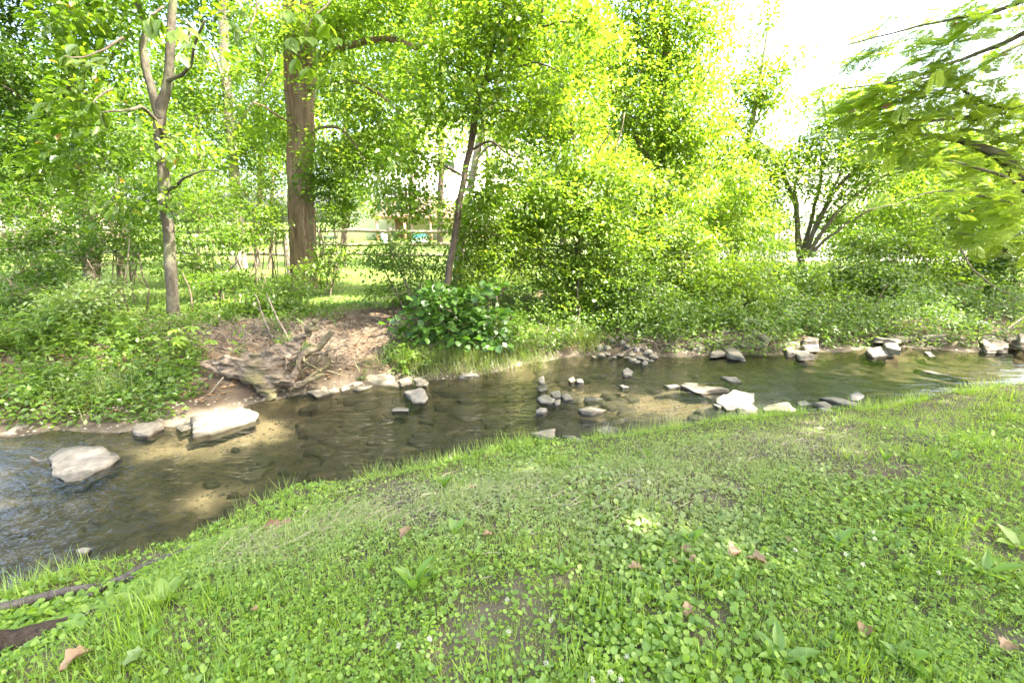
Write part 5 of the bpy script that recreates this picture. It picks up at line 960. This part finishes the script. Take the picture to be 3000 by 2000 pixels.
# fallen leaves lying in the near grass
def curl_leaf(label, px, py, L, rot, mk='dead_leaf', curl=.5):
    p = onz(px, py, 0); p[2] = hz(p[0], p[1]) + .03; u = np.linspace(0, 1, 9); v = np.linspace(-1, 1, 7); U, Vv = np.meshgrid(u, v)
    w = .32 * np.sin(np.clip(U, .02, .98) * math.pi) ** .8 * (1 + .25 * np.sin(U * 19)); Xl = U * L; Yl = Vv * w * L; Zl = L * (curl * (Vv * w) ** 2 * 3 + .12 * np.sin(U * 3) + .05 * fbm(np.stack([U * 4, Vv, U * 0 + px], -1), 2, 3) * 4)
    V = .75 * np.stack([Xl - L / 2, Yl, Zl], -1).reshape(-1, 3); i = (np.arange(6)[:, None] * 9 + np.arange(8)[None]).ravel()
    o = link('fallen_leaf', mesh_tris('fallen_leaf', V, np.stack([i, i + 1, i + 10, i + 9], 1), M[mk], True), loc=p, label=label, category='leaf', group='fallen leaves on the near bank'); o.rotation_euler = (rng.normal() * .2, rng.normal() * .2, rot)
for a in [('curled tan leaf standing up at bottom left', 235, 1965, .12, 1.1, 'dead_leaf', .9), ('pale yellow torn leaf right of the curled tan leaf', 405, 1960, .10, 1.2, 'leaf_pale', .3), ('long grey-brown leaf left of the centre silt', 1190, 1585, .10, 1.0), ('sunlit crumpled tan leaf in the right lawn', 2215, 1660, .12, -.5, 'dead_leaf', .8), ('second crumpled leaf touching the sunlit one', 2150, 1640, .10, .3, 'dead_leaf', .8), ('dark brown curled leaf left of the sunlit leaves', 2008, 1632, .09, 2.0), ('small brown leaf under the dark curled one', 2030, 1662, .07, .3), ('brown hollow leaf in the lower right lawn', 2525, 1865, .10, .8, 'dead_leaf', .9), ('flat tan leaf left of the dark curled leaf', 1860, 1685, .09, -.1), ('tan leaf tip at right of the flat tan leaf', 1975, 1668, .06, .9), ('pale tan leaf at left in the lower centre', 2008, 1810, .08, 1.0), ('bent straw-coloured leaf in the mid silt strip', 1385, 1408, .07, .4), ('brown leaf by the curved stick at centre', 1430, 1605, .09, .2), ('small tan leaf on the right upper lawn', 2305, 1588, .06, 0.), ('yellow leaf under the large dock rosette', 1325, 1790, .07, 1.3, 'leaf_pale', .3), ('grey folded leaf cluster at the near water edge', 790, 1478, .14, .3, 'dead_leaf', .6), ('dry leaf beside the folded cluster at the water edge', 830, 1470, .1, -.4, 'dead_leaf', .6), ('orange fallen leaf near the bottom left seedlings', 755, 1810, .05, .6, 'dead_leaf', .2), ('brown leaf at the lower right corner', 2945, 1905, .1, .5, 'dead_leaf', .5)]:
    curl_leaf(*a)
stick('thin curved twig in the centre of the near bank', [gz(1380, 1612, -.0), gz(1410, 1610, .0), gz(1450, 1625, 0)], .004, 'stick_grey', group=None, name='twig', cat='twig')
stick('thin upright twig on the bare soil patch', [gz(1247, 1560, -.05), gz(1258, 1525, -.05), gz(1268, 1500, -.05)], .004, 'stick_grey', group=None, name='twig', cat='twig')
stick('long thin dry stem slanting on the upper right near bank', [gz(1865, 1290, -.1), gz(1900, 1350, -.1), gz(1940, 1395, -.1)], .004, 'dead_wood', group=None, name='twig', cat='twig')

# ------------------------------------------------------------------ far bank herbs
def herb(label, px, py, Yd, rx, ry, n, ln, wd, mk='leaf_shrub', name='weed_clump', narrow=False):
    c = at(px, py, Yd); c[2] = hz(c[0], c[1]); t = thing(name, label, 'weeds', c, 'weed clumps on the far bank'); s = mpp(px, py, Yd); mb = MB(); xs = c[0] + rng.normal(size=n) * rx * s * .55; ys = c[1] + rng.normal(size=n) * .22; g = ys > far_y(xs) - .12; xs, ys = xs[g], ys[g]; n = len(xs)
    base = np.stack([xs, ys, height(xs, ys)], 1); mbs = MB(); tip = base + np.c_[rng.normal(size=(n, 2)) * .1, rng.uniform(.3, 1, n) * ry * s * 2]; thin_branches(mbs, base, tip, np.full(n, .0035), np.full(n, .0015), .05); k = 11
    tt = rng.random((n, k, 1)) ** .7; P = (base[:, None] * (1 - tt) + tip[:, None] * tt).reshape(-1, 3); D = unit(n * k); D[:, 2] = D[:, 2] * .3 - .05
    L = rng.uniform(.6, 1.2, n * k) * ln; emit(mb, LEAF6 if not narrow else LEAF2, P, D, unit(n * k) * .4 + [0, -.15, 1.], L, L * wd); mb.build('foliage', M[mk], t, kind='stuff'); mbs.build('stems', M['weed'], t, kind='stuff')
for a in [('tall leafy weeds at the left edge of the far bank', 60, 1060, 5.5, 110, 70, 75, .09, .5), ('dark weeds under the sunlit small bush', 260, 1040, 5.9, 110, 55, 80, .085, .45), ('low weeds along the left water edge', 150, 1180, 4.7, 150, 35, 110, .07, .4), ('thin-leaved weeds left of the green sapling', 400, 1060, 5.6, 80, 55, 60, .08, .35), ('weeds in front of the green sapling', 500, 1130, 5.0, 90, 35, 70, .07, .4), ('weeds overhanging the mossy slabs', 330, 1190, 4.6, 90, 28, 70, .07, .35), ('small herb growing out of the weed-topped rock', 480, 1225, 4.35, 45, 18, 30, .06, .35), ('sparse weeds around the forked tree foot', 610, 960, 6.6, 80, 30, 40, .07, .45),
          ('tall weeds left of the leafy weed clump by the water', 2340, 965, 7.7, 90, 50, 90, .07, .45), ('weeds under the open-stemmed bush at right', 2540, 960, 7.9, 80, 45, 90, .07, .45), ('tall weeds right of the drooping bush', 2010, 955, 7.5, 80, 60, 100, .07, .45), ('weeds over the far right ledge', 2900, 940, 8.4, 90, 50, 90, .07, .45), ('shaded weeds between the far right bush and slabs', 2700, 950, 8.4, 90, 40, 80, .065, .45),
          ('weeds below the broadleaf vine', 1170, 1040, 5.9, 60, 25, 45, .06, .5), ('green weeds right of the vine tangle', 1480, 990, 6.8, 80, 45, 80, .07, .5), ('weeds climbing the slope left of the inlet bush', 1570, 930, 7.6, 80, 45, 70, .07, .45), ('weeds at the foot of the drooping bush', 1960, 1000, 7.2, 90, 40, 70, .06, .4), ('weeds among the right bank slabs', 2260, 970, 7.6, 100, 30, 80, .06, .4), ('weeds at the far right water edge', 2800, 975, 7.8, 90, 30, 70, .065, .45), ('grass-like weeds above the wide pale ledge', 2620, 950, 8.3, 90, 28, 60, .06, .35), ('weeds spilling over the trailing bush foot', 2100, 960, 7.6, 80, 40, 80, .065, .45)]:
    herb(*a)
def tuft(label, px, py, Yd, r, n, ln):
    c = at(px, py, Yd); c[2] = hz(c[0], c[1]); s = mpp(px, py, Yd); mb = MB(); xs = c[0] + rng.normal(size=n) * r * s * .6; ys = c[1] + rng.normal(size=n) * .16; P = np.stack([xs, ys, height(xs, ys)], 1); blades(mb, P, rng.uniform(.4, 1, n) * ln, rng.uniform(.004, .007, n), rng.uniform(.2, 1.6, n), False)
    t = thing('grass_tuft', label, 'grass tuft', c, 'grass tufts on the far water edge'); mb.build('blades', M['bank_grass'], t, kind='stuff')
for a in [('grass tuft at the left foot of the vine tangle', 1225, 1075, 5.75, 70, 500, .34), ('long drooping grass tuft right of the pale shelf', 1340, 1080, 5.85, 80, 700, .36), ('yellowish grass tuft over the dark wet rock', 1430, 1075, 6.0, 70, 550, .32), ('grass tuft between the bank soil and the inlet', 1540, 1055, 6.3, 70, 550, .34), ('tall grass tuft left of the cobbles', 1720, 1010, 6.9, 50, 450, .42), ('grass tuft on the soil slope above the inlet', 1620, 980, 7.0, 60, 350, .3), ('small grass tuft on the sunlit bank soil', 1100, 1085, 5.75, 40, 120, .18), ('straggly grass bent over the left water edge', 330, 1180, 4.55, 120, 450, .4), ('thin grass tuft over the low ledge stone', 2290, 1030, 7.0, 45, 200, .25), ('grass tuft under the drooping bush', 1990, 985, 7.4, 60, 300, .4)]:
    tuft(*a)
# creeping undergrowth on the far bank
mb = MB(); n = 95000; xs = rng.uniform(-9.5, 12, n); ys = far_y(xs) + np.where((xs < -2.9) | (xs > 2.3), -.10, .08) + 3.9 * rng.random(n) ** 1.15; P = np.stack([xs, ys, xs * 0], 1)
bare = np.zeros(n)
for x_, y_, r_ in [(1080, 980, .8), (1040, 1060, .6), (1120, 920, .45), (1640, 930, .45), (900, 930, .35), (680, 1000, .4), (480, 930, .3), (2080, 960, .4), (620, 1140, .4), (2900, 940, .5), (730, 1100, .55), (640, 1090, .4)]:
    c_ = onz(x_, y_, -.2); bare = np.maximum(bare, np.exp(-((xs - c_[0]) ** 2 + (ys - c_[1]) ** 2) / r_ ** 2))
ok = (noise(P, 1.4, 83) * .6 + noise(P, 4, 84) * .4 > .36 + .5 * bare) & (rng.random(n) > bare); P = P[ok]; n = len(P); P[:, 2] = height(P[:, 0], P[:, 1]) + rng.random(n) ** 1.5 * (.30 + .4 * sstep(.8, 2, P[:, 0])) * (.3 + noise(P, 1.8, 85)); P = P[P[:, 2] > ZW + .015]; n = len(P)
D = unit(n); D[:, 2] = D[:, 2] * .4 - .1; L_ = rng.uniform(.035, .085, n); emit(mb, LEAF2, P, D, unit(n) * .5 + [0, -.2, 1.], L_, L_ * .55); mb.build('bank_undergrowth', M['leaf_shrub'], kind='stuff', label='creeping green undergrowth covering the far bank')
# lawn beyond the bank
mb = MB(); n = 42000; ys = 7.0 + 12 * rng.random(n) ** 1.4; xs = rng.uniform(-1, 1, n) * (ys * 1.15 + 2); P = np.stack([xs, ys, xs * 0], 1)
lw = sstep(2.2, 3.2, ys - far_y(xs) + fbm(P, 1.1, 71) * 2.0); ok = rng.random(n) < lw; P = P[ok]; P[:, 2] = height(P[:, 0], P[:, 1]); n = len(P)
blades(mb, P, rng.uniform(.05, .11, n), rng.uniform(.006, .012, n), rng.uniform(.2, 1.2, n), False); mb.build('lawn_grass', M['lawn'], kind='stuff', label='sunny lawn grass beyond the far bank')

# ------------------------------------------------------------------ rail fence
fa = at(-100, 765, 17.5); fb = at(2050, 790, 13.8); ln = np.linalg.norm((fb - fa)[:2]); npost = int(ln / 2.5) + 1
fp = [fa + (fb - fa) * k / npost for k in range(npost + 1)]
for q in fp: q[2] = hz(q[0], q[1])
fe = thing('rail_fence', 'weathered three-rail wooden fence across the lawn', 'fence', fp[0])
for k, q in enumerate(fp):
    mb = MB(); tube(mb, [q - [0, 0, .1], q + [0, 0, .6], q + [rng.normal() * .02, 0, 1.3]], [.075, .07, .065], 8, 8, .05); mb.build('post', M['rail'], fe)
    if k < npost:
        for h in (.42, .8, 1.18):
            a_ = q + [0, 0, h + rng.normal() * .02]; b_ = fp[k + 1] + [0, 0, h + rng.normal() * .02]; mb = MB(); tube(mb, [a_, (a_ + b_) / 2 + [0, 0, rng.normal() * .02], b_], [.05, .058, .05], 7, 10, .08); mb.build('rail', M['rail'], fe)
wp = at(1340, 830, 9.6); wp[2] = hz(wp[0], wp[1])
mb = MB(); tube(mb, [wp - [0, 0, .1], wp + [0, 0, .5], wp + [.01, 0, .95]], [.065, .06, .055], 8, 8, .05)
link('short_post', mb.mesh('short_post', M['bark_pale'], False, wp), loc=wp, label='short sunlit pale post behind the leaning slender tree', category='post')
wp = at(848, 800, 13); wp[2] = hz(wp[0], wp[1]); mb = MB(); tube(mb, [wp - [0, 0, .1], wp + [0, 0, .8], wp + [.02, 0, 1.15]], [.07, .065, .06], 8, 8, .05)
link('short_post', mb.mesh('short_post', M['bark_pale'], False, wp), loc=wp, label='pale post just left of the shaggy trunk', category='post')

# ------------------------------------------------------------------ buildings beyond the lawn
M['siding'] = plain('siding', (.78, .74, .68), .7, .05); M['pink'] = plain('pink_siding', (.62, .46, .38), .7, .06); M['roof'] = plain('roof_shingle', (.55, .52, .5), .9, .15); M['trim'] = plain('trim', (.8, .79, .76), .6, .04)
M['deck'] = plain('deck_wood', (.42, .24, .16), .8, .2); M['glass'] = plain('window_glass', (.06, .07, .08), .15, .3); M['teal'] = plain('teal_cloth', (.04, .22, .22), .7, .1); M['white'] = plain('white_panel', (.8, .8, .8), .6, .03); M['brown'] = plain('brown_door', (.3, .17, .11), .7, .15); M['concrete'] = plain('concrete', (.5, .47, .43), .9, .1)
def part(name, mk, parent, *bx):
    mb = MB()
    for a, b in bx: box(mb, a, b)
    return mb.build(name, M[mk], parent)
def windows(parent, rects, yf):
    for x0, x1, z0, z1 in rects:
        f = part('window', 'trim', parent, ((x0 - .1, yf - .06, z0 - .1), (x1 + .1, yf + .02, z0)), ((x0 - .1, yf - .06, z1), (x1 + .1, yf + .02, z1 + .1)), ((x0 - .1, yf - .06, z0), (x0, yf + .02, z1)), ((x1, yf - .06, z0), (x1 + .1, yf + .02, z1)), (((x0 + x1) / 2 - .03, yf - .05, z0), ((x0 + x1) / 2 + .03, yf + .01, z1)))
        part('pane', 'glass', f, ((x0, yf - .02, z0), (x1, yf + .01, z1)))
def gable(parent, x0, x1, y0, y1, z0, z1, mk='roof', wallmk='siding'):
    xm = (x0 + x1) / 2; mb = MB(); o_ = .4
    for s, xa in ((1, x0 - o_), (-1, x1 + o_)):
        V = [(xa, y0 - o_, z0 - .15), (xm, y0 - o_, z1), (xm, y1 + o_, z1), (xa, y1 + o_, z0 - .15)]; V = np.array(V); V2 = V + [0, 0, .18]
        mb.add(np.vstack([V, V2]), [(0, 1, 2), (0, 2, 3), (4, 6, 5), (4, 7, 6), (0, 4, 5), (0, 5, 1), (3, 2, 6), (3, 6, 7), (0, 3, 7), (0, 7, 4), (1, 5, 6), (1, 6, 2)])
    mb.build('roof', M[mk], parent)
    for yy in (y0, y1): mb = MB(); mb.add([(x0, yy, z0), (x1, yy, z0), (xm, yy, z1 - .1)], [(0, 1, 2)]); mb.build('gable_wall', M[wallmk], parent)
hL = at(985, 690, 42)[0]; hR = at(1560, 690, 42)[0]; gzr = 0.
h1 = thing('white_house', 'sunlit white house with a raised wooden deck behind the rail fence', 'house', ((hL + hR) / 2, 42, gzr))
part('wall', 'siding', h1, ((hL, 42, gzr - .2), (hR, 50, 7.6))); gable(h1, hL, hR, 42, 50, 7.6, 11)
def pxz(px, py, Yd): q = at(px, py, Yd); return q[0], q[2]
wr = []
for a, b, c, d in [(1138, 1160, 575, 545), (1186, 1202, 575, 540), (1214, 1232, 580, 540), (1420, 1450, 600, 560), (1050, 1075, 575, 545), (1100, 1125, 500, 465), (1200, 1230, 500, 465), (1300, 1330, 500, 465), (1430, 1460, 500, 465)]:
    x0, z0 = pxz(a, c, 42); x1, z1 = pxz(b, d, 42); wr.append((x0, x1, z0, z1))
windows(h1, wr, 41.97)
dx0 = at(1085, 640, 38.5)[0]; dx1 = at(1330, 640, 38.5)[0]; dz = at(1150, 630, 38.5)[2]
part('deck_floor', 'deck', h1, ((dx0, 38.5, dz - .28), (dx1, 41.98, dz)))
for px in (1104, 1185, 1262, 1325):
    x = at(px, 650, 38.7)[0]; part('deck_post', 'deck', h1, ((x - .1, 38.6, gzr - .1), (x + .1, 38.8, dz - .28)))
part('deck_rail', 'deck', h1, ((dx0, 38.52, dz + .95), (dx1, 38.62, dz + 1.05)), ((dx0, 38.52, dz + .1), (dx1, 38.62, dz + .17)))
bm_ = MB(); box(bm_, (-.03, -.03, 0), (.03, .03, .78)); bme = bm_.mesh('baluster', M['deck'])
for x in np.arange(dx0 + .1, dx1, .32): link('baluster', bme, h1, loc=np.array([x, 38.57, dz + .17]) - np.array(h1.location))
for k in range(10):
    x = dx1 + k * .27; z = dz - (k + 1) * (dz - gzr) / 11; part('stair_step', 'deck', h1, ((x, 38.6, z - .06), (x + .3, 39.8, z)))
mb = MB(); e1 = np.array([dx1, 38.6, dz + .9]); e2 = np.array([dx1 + 2.8, 38.6, gzr + .9]); tube(mb, [e1, e2], [.05, .05], 6, 4, 0); tube(mb, [e1 - [0, 0, .9], e2 - [0, 0, .9]], [.1, .1], 6, 4, 0); mb.build('stair_rail', M['deck'], h1)
for k in range(9):
    q = e1 + (e2 - e1) * k / 9; part('stair_baluster', 'deck', h1, ((q[0] - .03, 38.57, q[2] - .9), (q[0] + .03, 38.63, q[2])))
part('basement_door', 'brown', h1, ((at(1160, 690, 42)[0], 41.93, gzr), (at(1195, 690, 42)[0], 41.99, gzr + 2)))
pc = at(1228, 688, 30); pc[2] = gzr; pt = thing('play_tent', 'small white play tent with teal pointed top before the deck', 'tent', pc)
part('panel', 'white', pt, (pc + [-.5, -.4, 0], pc + [.5, .4, .55])); mb = MB(); r8 = [(math.cos(a) * .56, math.sin(a) * .46) for a in np.arange(8) * math.pi / 4]
mb.add([pc + [x, y, .55] for x, y in r8] + [pc + [x * .6, y * .6, .8] for x, y in r8] + [pc + [0, 0, .98]], [(k, (k + 1) % 8, 8 + (k + 1) % 8) for k in range(8)] + [(k, 8 + (k + 1) % 8, 8 + k) for k in range(8)] + [(8 + k, 8 + (k + 1) % 8, 16) for k in range(8)]); mb.build('top', M['teal'], pt)
bc = at(1125, 692, 32); bc[2] = gzr; mb = MB(); tube(mb, [bc, bc + [0, 0, .6], bc + [0, 0, .62], bc + [0, 0, .68]], [.18, .24, .27, .26], 10, 10, 0); link('white_bin', mb.mesh('white_bin', M['white'], False, bc), loc=bc, label='small white bin on the lawn left of the play tent', category='bin')
xl, xr = at(2120, 690, 25)[0], at(2960, 690, 25)[0]
h2 = thing('tan_house', 'pale pinkish house seen through stems on the right', 'house', ((xl + xr) / 2, 25, gzr)); part('wall', 'siding', h2, ((xl, 25, gzr - .2), (xr, 33, 3.1))); part('lower_wall', 'pink', h2, ((xl + .5, 24.95, gzr - .2), (xr - 1, 25, 1.1)))
gable(h2, xl, xr, 25, 33, 3.1, 5.2); wr = []
for a, b, c, d in [(2570, 2640, 720, 670), (2800, 2850, 720, 670), (2230, 2270, 720, 670)]:
    x0, z0 = pxz(a, c, 25); x1, z1 = pxz(b, d, 25); wr.append((x0, x1, z0, z1))
windows(h2, wr, 24.93)
sc = at(2432, 740, 20); sc[2] = gzr; sd = thing('garden_shed', 'small white board shed behind the fan-stemmed tree', 'shed', sc)
for k in range(7): part('board', 'white', sd, (sc + [-.7 + k * .2, -.02 - .01 * (k % 2), 0], sc + [-.51 + k * .2, .02, 1.3]))
part('side_wall', 'white', sd, (sc + [-.7, .03, 0], sc + [.7, .9, 1.28])); part('roof', 'roof', sd, (sc + [-.8, -.12, 1.3], sc + [.8, 1, 1.38]))
xl, xr = at(-260, 690, 30)[0], at(120, 690, 30)[0]
h3 = thing('brick_house', 'pinkish house corner glimpsed at the far left edge', 'house', ((xl + xr) / 2, 30, gzr)); part('wall', 'pink', h3, ((xl, 30, gzr - .2), (xr, 37, 3.4))); gable(h3, xl, xr, 30, 37, 3.4, 5.6, wallmk='pink'); x0, z0 = pxz(50, 665, 30); x1, z1 = pxz(85, 630, 30); windows(h3, [(x0, x1, z0, z1)], 29.97)
dv = np.array([[at(2050, 720, 19)[0], 18.2, .03], [at(3300, 720, 19)[0], 18.2, .03], [at(3300, 720, 19)[0], 24.5, .03], [at(2050, 720, 19)[0], 24.5, .03]]); link('driveway', mesh_tris('driveway', np.vstack([dv, dv - [0, 0, .3]]), np.array([[0, 1, 2, 3], [0, 4, 5, 1], [1, 5, 6, 2], [2, 6, 7, 3], [3, 7, 4, 0]]), M['concrete']), kind='structure', label='pale concrete drive before the tan house')
print('LEAFTRIS', NLEAF, 'TOTAL', sum(len(m_.polygons) for m_ in bpy.data.meshes))
